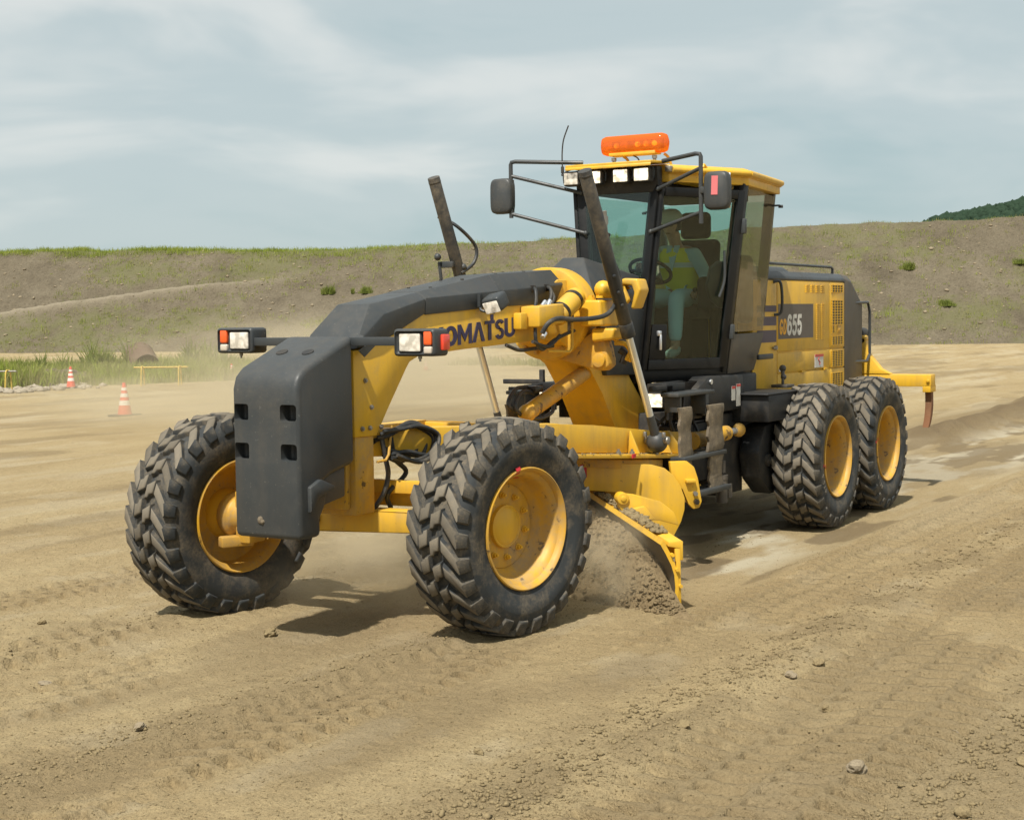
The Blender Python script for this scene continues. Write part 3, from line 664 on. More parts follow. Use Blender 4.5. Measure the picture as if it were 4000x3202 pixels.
def lug_mesh(poly, idx):
    q = [Vector((a*0.2, b*PITCH*0.66)) for a, b in poly]; n = len(q)
    if sum(q[i].x*q[(i+1) % n].y-q[(i+1) % n].x*q[i].y for i in range(n)) < 0: q.reverse()
    def inset(d):
        o = []
        for i in range(n):
            e0 = (q[i]-q[i-1]).normalized(); e1 = (q[(i+1) % n]-q[i]).normalized()
            n0 = Vector((-e0.y, e0.x)); n1 = Vector((-e1.y, e1.x)); k = (n0+n1); k = k/max(0.35, (1+n0.dot(n1)))
            o.append(q[i]+k*d)
        return o
    def pt(v, f, *a):
        s_ = max(-1.3, min(1.3, v.x/0.2)); y, r = f(s_, *a); th = -v.y/0.66; return (r*math.sin(th), y, r*math.cos(th))
    rings = [[pt(v, P_base) for v in inset(-0.007)], [pt(v, lambda s_: tuple(0.5*(a_+b_) for a_, b_ in zip(P_base(s_), P_top(s_)))) for v in inset(-0.001)], [pt(v, P_top, 0.006) for v in inset(0.002)], [pt(v, P_top, 0.0) for v in inset(0.010)]]
    m = MB(); m.loft(rings, False, 0); k = len(m.f)-n; out = [abs(v.x)/0.2 > 1.02 for v in q]; edge = [abs(v.x)/0.2 > 0.98 for v in q]
    for i in range(n): m.m[k+i] = 0 if (out[i] or out[(i+1) % n]) else 1
    top = rings[-1]
    if any(out):
        i0 = [i for i in range(n) if edge[i] and not out[i] and not edge[i-1]][0]; i1 = [i for i in range(n) if edge[i] and not out[i] and not edge[(i+1) % n]][0]
        inner = [i for i in range(n) if not out[i]]; st = inner.index(i1) if i1 in inner else 0; inner = inner[st:]+inner[:st]
        outer = [i for i in range(n) if edge[i]]; st = outer.index(i0); outer = outer[st:]+outer[:st]
        m.add([top[i] for i in inner], [tuple(range(len(inner)))], 1); m.add([top[i] for i in outer], [tuple(range(len(outer)))], 0)
    else: m.add(top, [tuple(range(n))], 1)
    me = m.mesh('tread_block', [M['rubber'], M['rubber_top']], 0, 50)
    return me
LUGM = [lug_mesh(p, i) for i, p in enumerate(LUGS)]
def tyre_mesh():
    pr = [(-.165, .362), (-.190, .375), (-.208, .42), (-.219, .47), (-.221, .52), (-.213, .56), (-.19, .620), (-.10, .635), (0, .640), (.10, .635), (.19, .620), (.213, .56), (.221, .52), (.2215, .515), (.219, .47), (.2165, .465), (.208, .42), (.190, .375), (.165, .362)]
    m = MB(); m.lathe(pr, (0, 0, 0), (0, 1, 0), 78); return m.mesh('tyre', M['rubber'], 0, 60)
TYRE = tyre_mesh()
def rim_mesh(yd):
    m = MB()
    m.lathe([(.188, .380), (.206, .378), (.209, .371), (.200, .360), (.186, .353), (.168, .348), (.155, .330), (.13, .316), (.09, .308), (yd+.06, .300), (yd+.03, .288), (yd+.010, .268), (yd-.004, .262), (yd, .258), (yd, .09)], (0, 0, 0), (0, 1, 0), 64)
    m.lathe([(-.188, .380), (-.206, .378), (-.209, .371), (-.186, .353), (-.155, .333), (min(yd-.06, -.06), .315), (yd-.045, .285), (yd-.03, .262), (yd-.03, .09)], (0, 0, 0), (0, 1, 0), 64)
    return m.mesh('rim', M['yellow_dirty'], 0, 32)
RIM = {True: rim_mesh(0.010), False: rim_mesh(-0.07)}
def hub_mesh(yd):
    m = MB(); m.lathe([(yd-.002, .135), (yd+.026, .132), (yd+.030, .124), (yd+.026, .119), (yd+.030, .112), (yd+.038, .10), (yd+.040, .001)], (0, 0, 0), (0, 1, 0), 40)
    m.lathe([(yd-.028, .17), (yd-.07, .16), (yd-.12, .12), (yd-.2, .11)], (0, 0, 0), (0, 1, 0), 32)
    return m.mesh('hub', M['yellow'], 0, 35)
HUB = {True: hub_mesh(0.010), False: hub_mesh(-0.07)}
mb = MB(); mb.cyl((0, 0, 0), (0, 0.008, 0), 0.021, n=16); mb.cyl((0, 0.008, 0), (0, 0.026, 0), 0.0165, n=6); mb.cyl((0, .026, 0), (0, .038, 0), .009, n=10)
NUT = mb.mesh('wheel_nut', M['yellow'], 0.001, 40, 1)
def wheel(loc, rz, lean, front, spin, singles, marks=(), label=None):
    w = empty('wheel', loc, label, parent=G); w.rotation_euler = (lean, 0, rz)
    sp = R(spin); yd = 0.010 if front else -0.07
    link('tyre', TYRE, w); link('rim', RIM[front], w, rot=(0, sp, 0)); link('hub', HUB[front], w)
    for k in range(10):
        a = 2*math.pi*k/10+sp
        link('wheel_nut', NUT, w, (math.sin(a)*.195, yd+.001, math.cos(a)*.195), (0, a, 0))
    bm = bmesh.new(); rest = 0
    for k in range(NPITCH):
        for me in LUGM:
            if k < singles: link('tread_block', me, w, rot=(0, k*PITCH+sp, 0))
            else:
                t2 = me.copy(); t2.transform(Matrix.Rotation(k*PITCH+sp, 4, 'Y')); bm.from_mesh(t2); bpy.data.meshes.remove(t2); rest += 1
    if rest:
        me = bpy.data.meshes.new('tread'); bm.to_mesh(me); me.materials.append(M['rubber']); me.materials.append(M['rubber_top']); tag(link('tread', me, w), kind='stuff')
    bm.free()
    for a, r0, r1, y, wd in marks:
        m = MB(); a = R(a); c_ = Vector((math.sin(a), 0, math.cos(a))); t_ = Vector((math.cos(a), 0, -math.sin(a)))
        p = [c_*r0-t_*wd, c_*r0+t_*wd, c_*r1+t_*wd*.8, c_*r1-t_*wd*.8]
        yy = [y[0], y[0], y[1], y[1]]
        m.prism([(q.x, yq, q.z) for q, yq in zip(p, yy)], (0, .004, 0)); m.build('paint_mark', M['red_mark'], w, smooth=0)
    return w
ST, LE = -0.1627, -0.0126
FLC, FRC = Vector((6.368, 1.0109, .6985)), Vector((6.6366, -1.0109, .6985))
wheel(FLC, ST, LE, True, 6, 26, marks=[(14, .376, .352, (.2065, .193), .022), (14, .395, .375, (.2005, .209), .022), (-6, .328, .30, (.13, .075), .024)])
wheel(FRC, ST+math.pi, -LE, True, 11, 26)
for (x, sy, sp, sg, mk) in [(.7625, 1, 3, 23, [(100, .376, .350, (.2065, .19), .018), (97, .44, .40, (.211, .203), .012)]), (-.7625, 1, 9, 0, [(80, .376, .350, (.2065, .19), .018), (84, .46, .40, (.216, .203), .012)]), (.7625, -1, 5, 0, []), (-.7625, -1, 2, 0, [])]:
    wheel((x, sy*1.0388, .6538), 0 if sy > 0 else math.pi, 0, False, sp, sg, mk)
# raised sidewall lettering on the rear tyres
for wx, a0 in ((.7625, 128), (-.7625, 150)):
    for i, ch in enumerate('XTLA'):
        me = text_mesh('tyre_lettering', ch, 0.055, M['rubber_top'], 0.002, 0.001)
        a = R(a0-i*6.3); o = link('tyre_lettering', me, G)
        rad_ = 0.475; p = Vector((wx+math.sin(a)*rad_, 1.0388+.2215, .6538+math.cos(a)*rad_))
        ex = Vector((-math.cos(a), 0, math.sin(a))); ez = Vector((0, 1, 0)); ey = ez.cross(ex)
        o.matrix_world = Matrix.Translation(p) @ Matrix((ex, ey, ez)).transposed().to_4x4()

# ---- front axle
ax = (FLC-FRC); ax.z = 0; ax.normalize(); axf = Vector((ax.y, -ax.x, 0)); mid = (FLC+FRC)/2
def ap(a, f, z): return mid+ax*a+axf*f+Vector((0, 0, z-mid.z))
def abox(mb, a0, a1, f0, f1, z0, z1, z0b=None, z1b=None):
    z0b = z0 if z0b is None else z0b; z1b = z1 if z1b is None else z1b
    mb.hexa([ap(a0, f0, z0), ap(a1, f0, z0b), ap(a1, f1, z0b), ap(a0, f1, z0)], [ap(a0, f0, z1), ap(a1, f0, z1b), ap(a1, f1, z1b), ap(a0, f1, z1)])
m = MB(); abox(m, -.34, .42, -.10, .06, .615, .775, .63, .765); abox(m, .42, .80, -.10, .06, .63, .765, .64, .75); abox(m, -.80, -.34, -.10, .06, .64, .75, .615, .775)
B('axle_beam', m, Y, bevel=.012)
m = MB(); abox(m, -.82, .86, -.17, -.12, .865, .955, .855, .935); B('lean_bar', m, Y, bevel=.006)
m = MB(); abox(m, -.82, .84, -.27, -.22, .77, .865, .76, .84); B('tie_rod', m, Y, bevel=.006)
m = MB(); m.cyl(ap(-.30, .055, .70), ap(-.30, .085, .70), .058, n=24); B('axle_pivot', m, M['grease'])
for sgn, C_ in ((1, FLC), (-1, FRC)):
    m = MB(); d = Vector((-math.sin(ST), math.cos(ST), 0))*sgn; o_ = C_-d*.05
    m.lathe([(-.02, .12), (-.06, .15), (-.11, .155), (-.13, .12), (-.22, .10), (-.24, .07), (-.24, 0.001)], o_, d, 28)
    m.box(C_-d*.27+Vector((0, 0, 0)), (.16, .12, .34)); m.cyl(C_-d*.27+Vector((0, 0, .15)), C_-d*.27+Vector((0, 0, .21)), .05, n=16)
    m.box(C_-d*.20+Vector((.08, 0, -.16)), (.22, .09, .07), Matrix.Rotation(.5*sgn, 3, 'Z'))
    B('steering_knuckle', m, M['yellow_dirty'], bevel=.01)

# ---- nose cover and headlamps
W = .25
m = MB(); m.xz([(7.40, .69), (7.40, 1.58), (7.375, 1.655), (7.31, 1.705), (6.845, 1.888), (6.845, 1.10), (7.06, 1.055), (7.15, 1.02), (7.12, .93), (7.15, .85), (7.19, .80), (7.19, .69)], -W, W)
nose = B('nose_cover', m, KD, bevel=.035, segs=3)
cutout(nose, [((7.38, sy*.178, z), (.16, .115, .10)) for sy in (1, -1) for z in (1.44, 1.208)])
m = MB(); m.xz([(7.16, .86), (7.16, 1.05), (6.90, 1.09), (6.90, .90)], -.21, .21); B('nose_weight', m, M['brown_panel'], bevel=.012)
for sy in (1, -1):
    m = MB(); m.xz([(7.32, .85), (7.32, 1.0), (7.22, 1.04), (7.08, .985), (7.10, .965), (7.24, .93)], sy*(W-.03), sy*(W+.028)); B('nose_fin', m, KD, bevel=.010)
    m = MB(); m.lathe([(-.004, .038), (.003, .038), (.003, .0)], (7.10, sy*.10, 1.79), (.37, 0, .93), 20); B('bolt_recess', m, DK)
m = MB(); m.ball((7.40, -.045, .80), .022, 10, (.7, 1, 1.1)); m.ball((7.40, -.03, .79), .016, 8); B('mud_lump', m, M['mud'])
m = MB(); m.box((6.80, 0, 1.847), (.055, 1.30, .052)); B('lamp_bar', m, K, bevel=.004)
for sy in (1, -1):
    m = MB(); m.prism([(6.80, sy*.253, 1.79), (6.62, sy*.253, 1.86), (6.62, sy*.253, 1.82), (6.74, sy*.253, 1.75)], (0, sy*.006, 0)); B('bar_bracket', m, K)
    c = Vector((6.83, sy*.70, 1.856 if sy < 0 else 1.840))
    hl = MB(); hl.box(c+Vector((-.06, 0, 0)), (.16, .30, .165)); h = B('headlamp', hl, KD, bevel=.022, segs=3)
    cutout(h, [(c+Vector((.045, 0, 0)), (.10, .272, .138))])
    m = MB(); m.box(c+Vector((-.018, -sy*.035, 0)), (.05, .172, .125)); m.build('lamp_body', DK, h, .012)
    m = MB(); m.box(c+Vector((.008, -sy*.035, 0)), (.014, .15, .105)); m.build('headlamp_lens', M['lens_dim'], h, .012, segs=3)
    m = MB(); m.box(c+Vector((-.006, sy*.095, .026)), (.045, .058, .085)); m.build('turn_lens', M['lens_orange'], h, .010, segs=3)
    m = MB(); m.box(c+Vector((-.006, sy*.095, -.046)), (.045, .058, .045)); m.build('marker_lens', M['lens_clear'], h, .010, segs=3)
    m = MB(); m.box(c+Vector((-.085, sy*.158, 0)), (.075, .025, .095)); m.build('side_lens', M['lens_red'], h, .008)
    m = MB(); m.cyl(c+Vector((-.05, 0, -.082)), c+Vector((-.05, 0, -.10)), .012, n=8); m.cyl(c+Vector((-.05, 0, -.10)), c+Vector((-.05, 0, -.115)), .007, n=8); m.build('mount_bolt', M['steel'], h)
m = MB(); m.ball((0, 0, 0), .05, 10, (1, 1, .4))
# ---- gooseneck frame
prof = [(6.775, 1.79), (6.775, 1.25), (6.545, 1.245), (6.42, 1.40), (6.20, 1.66), (6.16, 1.70), (6.05, 1.735), (5.5, 1.765), (4.6, 1.80), (4.15, 1.80), (3.70, 1.60), (3.45, 1.35), (3.22, 1.05), (3.0, .72), (1.9, .72), (1.9, 1.10), (2.55, 1.10), (2.95, 1.46), (3.30, 1.86), (3.42, 2.25), (4.15, 2.26), (4.70, 2.09), (5.99, 2.03), (6.28, 1.90), (6.60, 1.80)]
m = MB(); m.xz(prof, -.196, .196); B('gooseneck_frame', m, Y, bevel=.008)
m = MB(); m.box((6.66, 0, 1.02), (.20, .37, .52)); m.box((6.79, 0, .98), (.05, .30, .36)); B('axle_post', m, M['yellow_dirty'], bevel=.01)
for (x, z) in [(6.60, 1.43), (6.62, 1.30), (6.50, 1.30), (6.04, 1.76), (6.70, 1.30), (6.66, 1.60)]:
    m = MB(); m.cyl((x, .196, z), (x, .206, z), .016, n=12); m.cyl((x, .206, z), (x, .214, z), .010, n=6); B('plate_bolt', m, M['steel'])
def cover(name, st, mat, bevel=.006):
    m = MB(); rg = []
    for (xt, xc, xl, zt, zc, zl, wt) in st:
        rg.append([(xl, -.207, zl), (xc, -.207, zc), (xt, -wt, zt), (xt, wt, zt), (xc, .207, zc), (xl, .207, zl)])
    m.loft(rg, True); return B(name, m, mat, bevel=bevel, smooth=25)
cover('front_cap', [(6.70, 6.66, 6.77, 1.892, 1.885, 1.80, .19), (6.50, 6.46, 6.50, 2.078, 2.012, 1.83, .125), (5.955, 5.985, 5.99, 2.156, 2.11, 2.012, .125)], KD)
cover('neck_cover', [(5.95, 5.98, 5.985, 2.160, 2.115, 2.005, .122), (5.043, 5.047, 5.05, 2.287, 2.168, 2.055, .122)], KD)
cover('neck_cover', [(5.038, 5.042, 5.045, 2.287, 2.168, 2.055, .122), (4.14, 4.10, 4.22, 2.335, 2.225, 2.08, .122)], KD)
for x, z in [(5.75, 2.185), (5.35, 2.245), (4.9, 2.29), (4.5, 2.312)]:
    for y in (.09, -.09):
        m = MB(); m.cyl((x, y, z-.012), (x, y, z+.008), .012, n=8); B('cover_bolt', m, DK)
# lettering on the neck: letters as solid plates
def letters():
    H = 1.0; Wd = .62; st = .20
    def arc(cx, cy, rx, ry, a0, a1, n=14): return [(cx+rx*math.cos(R(a0+(a1-a0)*i/n)), cy+ry*math.sin(R(a0+(a1-a0)*i/n))) for i in range(n+1)]
    Ls = []
    Ls.append(([[(0, 0), (.19, 0), (.19, 1), (0, 1)], [(.20, .50), (.45, 0), (.68, 0), (.40, .52), (.66, 1), (.44, 1)]], .70))
    O = []
    for i in range(20):
        a, b_ = R(18*i), R(18*(i+1)); O.append([(.36+.36*math.cos(a), .5+.5*math.sin(a)), (.36+.36*math.cos(b_), .5+.5*math.sin(b_)), (.36+.15*math.cos(b_), .5+.29*math.sin(b_)), (.36+.15*math.cos(a), .5+.29*math.sin(a))])
    Ls.append((O, .76))
    Ls.append(([[(0, 0), (.17, 0), (.17, 1), (0, 1)], [(.63, 0), (.80, 0), (.80, 1), (.63, 1)], [(.175, 1), (.175, .62), (.40, .12), (.40, .50)], [(.625, 1), (.625, .62), (.40, .12), (.40, .50)]], .84))
    Ls.append(([[(0, 0), (.19, 0), (.37, .72), (.37, 1), (.27, 1)], [(.74, 0), (.55, 0), (.37, .72), (.37, 1), (.47, 1)]], .74))
    Ls.append(([[(.20, 0), (.39, 0), (.39, .82), (.20, .82)], [(0, .83), (.60, .83), (.60, 1), (0, 1)], [(.36, 1.005), (.53, 1.005), (.53, 1.30), (.36, 1.30)]], .62))
    S = []
    pth = arc(.29, .735, .19, .175, 15, 270, 16)+arc(.29, .265, .19, .205, 90, -165, 16)
    for i in range(len(pth)-1):
        (x0, y0), (x1, y1) = pth[i], pth[i+1]; dx, dy = x1-x0, y1-y0; l = math.hypot(dx, dy) or 1; nx, ny = -dy/l*.09, dx/l*.09
        if l > 1e-4: S.append([(x0+nx, y0+ny), (x1+nx, y1+ny), (x1-nx, y1-ny), (x0-nx, y0-ny)])
    Ls.append((S, .60))
    U = [[(0, .30), (.19, .30), (.19, 1), (0, 1)], [(.46, .30), (.65, .30), (.65, 1), (.46, 1)]]
    for i in range(12):
        a, b_ = R(180+15*i), R(195+15*i); U.append([(.325+.325*math.cos(a), .31+.31*math.sin(a)), (.325+.325*math.cos(b_), .31+.31*math.sin(b_)), (.325+.135*math.cos(b_), .31+.12*math.sin(b_)), (.325+.135*math.cos(a), .31+.12*math.sin(a))])
    Ls.append((U, .66))
    return Ls
LL = letters(); xx = 0; tot = sum(w for _, w in LL); hgt = .138; sc = 1.09/tot
x_start, z0, z1 = 5.91, 1.775, 1.842
for polys, w in LL:
    m = MB()
    for poly in polys:
        pp = []
        for px_, pz_ in poly:
            X = x_start-(xx+px_)*sc; zb = z0+(x_start-X)/1.09*(z1-z0); pp.append((X, .1985, zb+pz_*hgt))
        m.prism(pp, (0, .004, 0))
    B('letter', m, M['navy'], smooth=0); xx += w

# ---- circle saddle ring, motor, cylinders
RC = Vector((3.92, 0, 2.0))
def ring_pts(r, a): return RC+Vector((0, math.sin(a)*r, math.cos(a)*r))
m = MB(); rg = []
for i in range(61):
    a = 2*math.pi*i/60; rg.append([ring_pts(.245, a)+Vector((.10, 0, 0)), ring_pts(.36, a)+Vector((.10, 0, 0)), ring_pts(.36, a)-Vector((.10, 0, 0)), ring_pts(.245, a)-Vector((.10, 0, 0))])
m.loft(rg, False); B('saddle_ring', m, Y, bevel=.01)
m = MB(); m.lathe([(-.105, .205), (-.105, .250), (.103, .252), (.103, .205)], RC, (1, 0, 0), 48); B('ring_bearing', m, M['grease'], smooth=40)
for a in (150, 195, 215, 240, 300): m = MB(); p = ring_pts(.305, R(a)); m.cyl(p+Vector((.095, 0, 0)), p+Vector((.115, 0, 0)), .022, n=14); m.cyl(p+Vector((.115, 0, 0)), p+Vector((.13, 0, 0)), .015, n=6); B('ring_bolt', m, M['yellow_dirty'])
m = MB()
m.hexa([(4.06, .33, 1.90), (3.78, .33, 1.90), (3.78, .52, 1.90), (4.06, .52, 1.90)], [(4.06, .30, 2.10), (3.78, .30, 2.10), (3.78, .50, 2.10), (4.06, .50, 2.10)])
m.hexa([(4.02, .40, 1.78), (3.80, .40, 1.78), (3.80, .58, 1.80), (4.02, .58, 1.80)], [(4.02, .40, 1.885), (3.80, .40, 1.885), (3.80, .60, 1.885), (4.02, .60, 1.885)])
B('lift_arm', m, Y, bevel=.02, segs=3)
for y, z in ((.38, 2.10), (.46, 2.115)):
    m = MB(); m.cyl((3.98, y, z), (3.98, y, z+.02), .034, n=16); m.cyl((3.98, y, z+.02), (3.98, y, z+.038), .022, n=6); B('arm_bolt', m, Y)
m = MB(); m.cyl((3.98, .44, 2.17), (3.86, .58, 2.17), .058, n=20); m.ball((3.95, .47, 2.18), .07, 14); m.cyl((3.86, .58, 2.17), (3.85, .64, 2.15), .045, n=16); B('lock_pin_housing', m, Y)
m = MB(); m.prism([(3.98, .585, 2.225), (3.98, .66, 2.262), (3.98, .775, 2.255), (3.98, .80, 2.17), (3.98, .745, 2.03), (3.98, .715, 2.03), (3.98, .745, 2.15), (3.98, .725, 2.205), (3.98, .66, 2.215), (3.98, .60, 2.19)], (-.16, 0, 0)); B('cylinder_yoke', m, Y, bevel=.018, segs=3)
m = MB(); m.prism([(4.01, .62, 2.20), (4.01, .665, 2.205), (4.01, .715, 2.10), (4.01, .70, 2.07), (4.01, .655, 2.06), (4.01, .63, 2.10)], (-.05, 0, 0)); B('yoke_cap', m, Y, bevel=.012)
m = MB(); m.box((3.9, .62, 2.13), (.16, .10, .10)); m.ball((3.95, .64, 2.12), .055, 10); B('trunnion', m, M['grease'], bevel=.02)
m = MB(); m.prism([(3.96, .02, 1.66), (3.96, .28, 1.80), (3.96, .44, 1.90), (3.96, .50, 1.72), (3.96, .52, 1.60), (3.96, .46, 1.555), (3.96, .25, 1.60)], (-.14, 0, 0)); B('lower_lug', m, M['yellow_dirty'], bevel=.02)
m = MB(); m.cyl((3.99, .44, 1.64), (3.79, .44, 1.64), .055, n=20); B('lug_pin', m, M['yellow_dirty'], bevel=.006)
m = MB(); m.tube([(3.86, .52, 1.77), (3.84, .60, 1.76), (3.83, .64, 1.70), (3.83, .60, 1.64)], .02, 10); m.ball((3.86, .53, 1.80), .025, 10); m.ball((3.83, .64, 1.645), .025, 10); B('pipe_elbow', m, Y)
m = MB(); m.tube([(3.84, .55, 1.72), (3.82, .59, 1.68), (3.83, .57, 1.61)], .03, 10); B('hose_boot', m, M['grease'])
m = MB(); m.cyl((4.42, .33, 1.985), (4.12, .33, 2.125), .080, n=28); m.lathe([(0, .001), (0, .072), (.012, .080)], (4.43, .33, 1.98), (-.9, 0, .42), 28); B('lock_accumulator', m, Y, bevel=.006)
for f in (.15, .80):
    p = Vector((4.42, .33, 1.985)).lerp(Vector((4.12, .33, 2.125)), f); d = Vector((-.30, 0, .14)).normalized()
    m = MB(); m.cyl(p-d*.018, p+d*.018, .0835, n=28); B('clamp_band', m, M['grease'])
m = MB(); m.hexa([(4.74, .20, 1.905), (4.44, .20, 1.93), (4.44, .40, 1.93), (4.74, .36, 1.905)], [(4.74, .20, 2.055), (4.44, .20, 2.075), (4.44, .40, 2.075), (4.74, .36, 2.055)]); m.box((4.80, .235, 1.95), (.10, .07, .12)); B('valve_block', m, Y, bevel=.012)
# lift cylinders
def cylinder(top, bot, split, r, tag_):
    top, bot = Vector(top), Vector(bot); d = (bot-top).normalized(); L_ = (bot-top).length; s_ = top+d*L_*split
    m = MB(); m.cyl(top, s_, r, n=28); m.cyl(s_-d*.10, s_+d*.012, r*1.10, n=28); m.cyl(top+d*.03, top+d*.045, r*1.03, n=28)
    for k in (.62, .72, .80): m.cyl(top+d*L_*split*k-d.orthogonal().normalized()*r*.6, top+d*L_*split*k-d.orthogonal().normalized()*(r+.02), .014, n=8)
    cy = B('lift_cylinder', m, M['cylinder'], bevel=.003)
    m = MB(); m.cyl(s_, bot-d*.20, r*.58, n=24); m.build('cylinder_rod', M['chrome'], cy)
    m = MB(); m.cyl(bot-d*.24, bot-d*.06, r*.62, r*.75, n=24); m.ball(bot, .085, 18); m.build('rod_end', KD, cy)
    return cy
CT, CB = (4.55, .64, 3.03), (3.54, .72, .985)
cylinder(CT, CB, .585, .050, 'l')
cylinder((4.40, -.77, 3.07), (3.55, -.68, .98), .585, .048, 'r')
for dy in (-.075, .085):
    m = MB(); m.cyl((3.55, .72+dy-.02, 1.0), (3.55, .72+dy+.02, 1.0), .034, n=12); m.cyl((3.60, .72+dy, 1.03), (3.60, .72+dy, 1.07), .016, n=8); B('ball_cap', m, M['steel'], bevel=.004)
m = MB(); m.prism([(3.8, -.50, 2.15), (3.8, -.64, 2.24), (3.8, -.90, 2.22), (3.8, -.92, 2.05), (3.8, -.84, 2.05), (3.8, -.80, 2.15), (3.8, -.66, 2.12)], (.2, 0, 0)); m.box((3.92, -.42, 2.05), (.22, .30, .2)); B('lift_arm', m, Y, bevel=.015)
# hoses around the cylinders
m = MB(); m.tube([(4.10, .60, 2.59), (4.16, .585, 2.50), (4.09, .63, 2.38), (4.04, .66, 2.25), (4.09, .66, 2.10), (4.16, .60, 1.985), (4.40, .50, 1.955), (4.62, .45, 1.965), (4.72, .42, 1.93), (4.74, .38, 1.86)], .018, 10); B('hydraulic_hose', m, M['hose'])
m = MB(); m.cyl((4.17, .595, 2.76), (4.14, .588, 2.56), .024, n=12); m.cyl((4.165, .594, 2.72), (4.16, .594, 2.66), .032, n=12); m.cyl((4.15, .59, 2.60), (4.14, .588, 2.57), .030, n=12); B('hose_fitting', m, M['steel'])
m = MB(); m.tube([(4.19, -.87, 2.78), (4.15, -.72, 2.70), (3.98, -.66, 2.55), (4.0, -.66, 2.42), (4.13, -.70, 2.33)], .014, 8); B('hydraulic_hose', m, M['hose'])
m = MB(); m.cyl((4.22, -.85, 2.42), (4.14, -.85, 2.0), .014, n=8); m.ball((4.24, -.85, 2.46), .03, 10); m.box((4.18, -.80, 2.40), (.06, .14, .05)); m.ball((4.10, -.70, 2.38), .03, 10); B('cylinder_fitting', m, KD, bevel=.006)
for pts_ in ([(4.56, .21, 2.19), (4.60, .25, 2.17), (4.63, .27, 2.10), (4.66, .27, 2.03), (4.70, .27, 2.0)], [(4.36, .21, 2.20), (4.38, .25, 2.185), (4.42, .28, 2.14), (4.47, .29, 2.09), (4.52, .29, 2.06)], [(4.33, .21, 2.19), (4.36, .25, 2.16), (4.40, .29, 2.12), (4.45, .30, 2.07)]):
    m = MB(); m.tube(pts_, .013, 8); B('hydraulic_hose', m, M['hose'])
for p in [(4.56, .205, 2.185), (4.36, .205, 2.195)]:
    m = MB(); m.box(p, (.055, .02, .055)); B('cover_slot', m, M['grease'], bevel=.004)
for pts_ in ([(4.70, .30, 1.90), (4.69, .30, 1.80), (4.60, .30, 1.74), (4.47, .32, 1.80), (4.30, .34, 1.85), (4.18, .34, 1.87)], [(4.74, .30, 1.80), (4.55, .32, 1.76), (4.40, .34, 1.84)], [(4.95, .20, 1.78), (4.80, .22, 1.74), (4.6, .22, 1.745), (4.35, .25, 1.76)]):
    m = MB(); m.tube(pts_, .014, 8); B('hydraulic_hose', m, M['hose'])
for p in ([(4.25, .36, 1.93), (4.25, .36, 1.74), (4.29, .36, 1.715), (4.52, .30, 1.725)],):
    m = MB(); m.tube(p, .010, 8, smooth=False); B('grease_pipe', m, Y)
for p, q in [((4.58, .29, 2.055), (4.53, .29, 2.09)), ((4.53, .31, 2.055), (4.48, .30, 2.095)), ((4.71, .27, 2.0), (4.70, .27, 1.95)), ((4.66, .36, 1.86), (4.70, .36, 1.83))]:
    m = MB(); m.cyl(p, q, .018, n=8); B('hose_fitting', m, M['chrome'])
# centre shift cylinder and its hose loop
m = MB(); m.cyl((3.55, .12, 1.545), (4.50, .12, 1.27), .062, n=24); m.ball((4.53, .12, 1.26), .07, 14); B('centre_shift_cylinder', m, M['yellow_dirty'])
m = MB(); m.tube([(4.32, .06, 1.40), (4.48, .06, 1.42), (4.63, .08, 1.34), (4.60, .10, 1.26), (4.35, .12, 1.21), (4.10, .10, 1.25), (4.08, .08, 1.33)], .016, 8); m.tube([(4.32, .02, 1.44), (4.52, .02, 1.44), (4.68, .05, 1.33), (4.52, .09, 1.24)], .016, 8); B('hydraulic_hose', m, M['hose'])
m = MB(); m.box((4.30, .06, 1.43), (.12, .08, .05)); B('hose_fitting', m, M['grease'], bevel=.008)
# hoses at the nose
rs = random.Random(4)
for i in range(5):
    j = [rs.uniform(-.035, .035) for _ in range(12)]; y = .15+.03*i; m = MB()
    m.tube([(6.50, y*.8, 1.19+.02*i), (6.40+j[0], y, 1.27+j[1]), (6.22+j[2], y+.03, 1.285+j[3]*.8), (6.04+j[4], y+.06, 1.225+j[5]), (6.10+j[6], y+.08, 1.12+j[7]), (6.28+j[8], y+.06, 1.09+j[9]*1.5), (6.42+j[10], y, 1.13+j[11])], .0145, 8); B('hydraulic_hose', m, M['hose'])
for dx in (0, .10):
    m = MB(); m.tube([(6.47-dx, .18, 1.22), (6.44-dx, .19, 1.08), (6.42-dx*2.0, .19, .98), (6.45-dx*.5, .17, .86), (6.50-dx*2, .12, .76)], .0165, 8); B('hydraulic_hose', m, M['hose'])
m = MB(); m.tube([(6.40, .21, 1.30), (6.45, .22, 1.12), (6.47, .21, 1.085), (6.55, .20, 1.08)], .009, 8, smooth=False); B('grease_pipe', m, M['yellow_dirty'])
# neck work lamp
m = MB(); c = Vector((5.30, .33, 2.085)); rot = Matrix.Rotation(R(24), 3, 'Y') @ Matrix.Rotation(R(10), 3, 'X')
m.box(c, (.13, .15, .11), rot); wl = B('work_lamp', m, KD, bevel=.022, segs=3)
m = MB(); m.box(c+rot @ Vector((.066, .0, -.01)), (.012, .122, .082), rot); m.build('lamp_lens', M['lens_dim'], wl, .012)
m = MB(); m.tube([(5.30, .21, 2.08), (5.34, .24, 2.03), (5.31, .33, 2.015)], .010, 8); m.box((5.32, .215, 2.10), (.04, .03, .09)); m.build('lamp_bracket', K, wl)

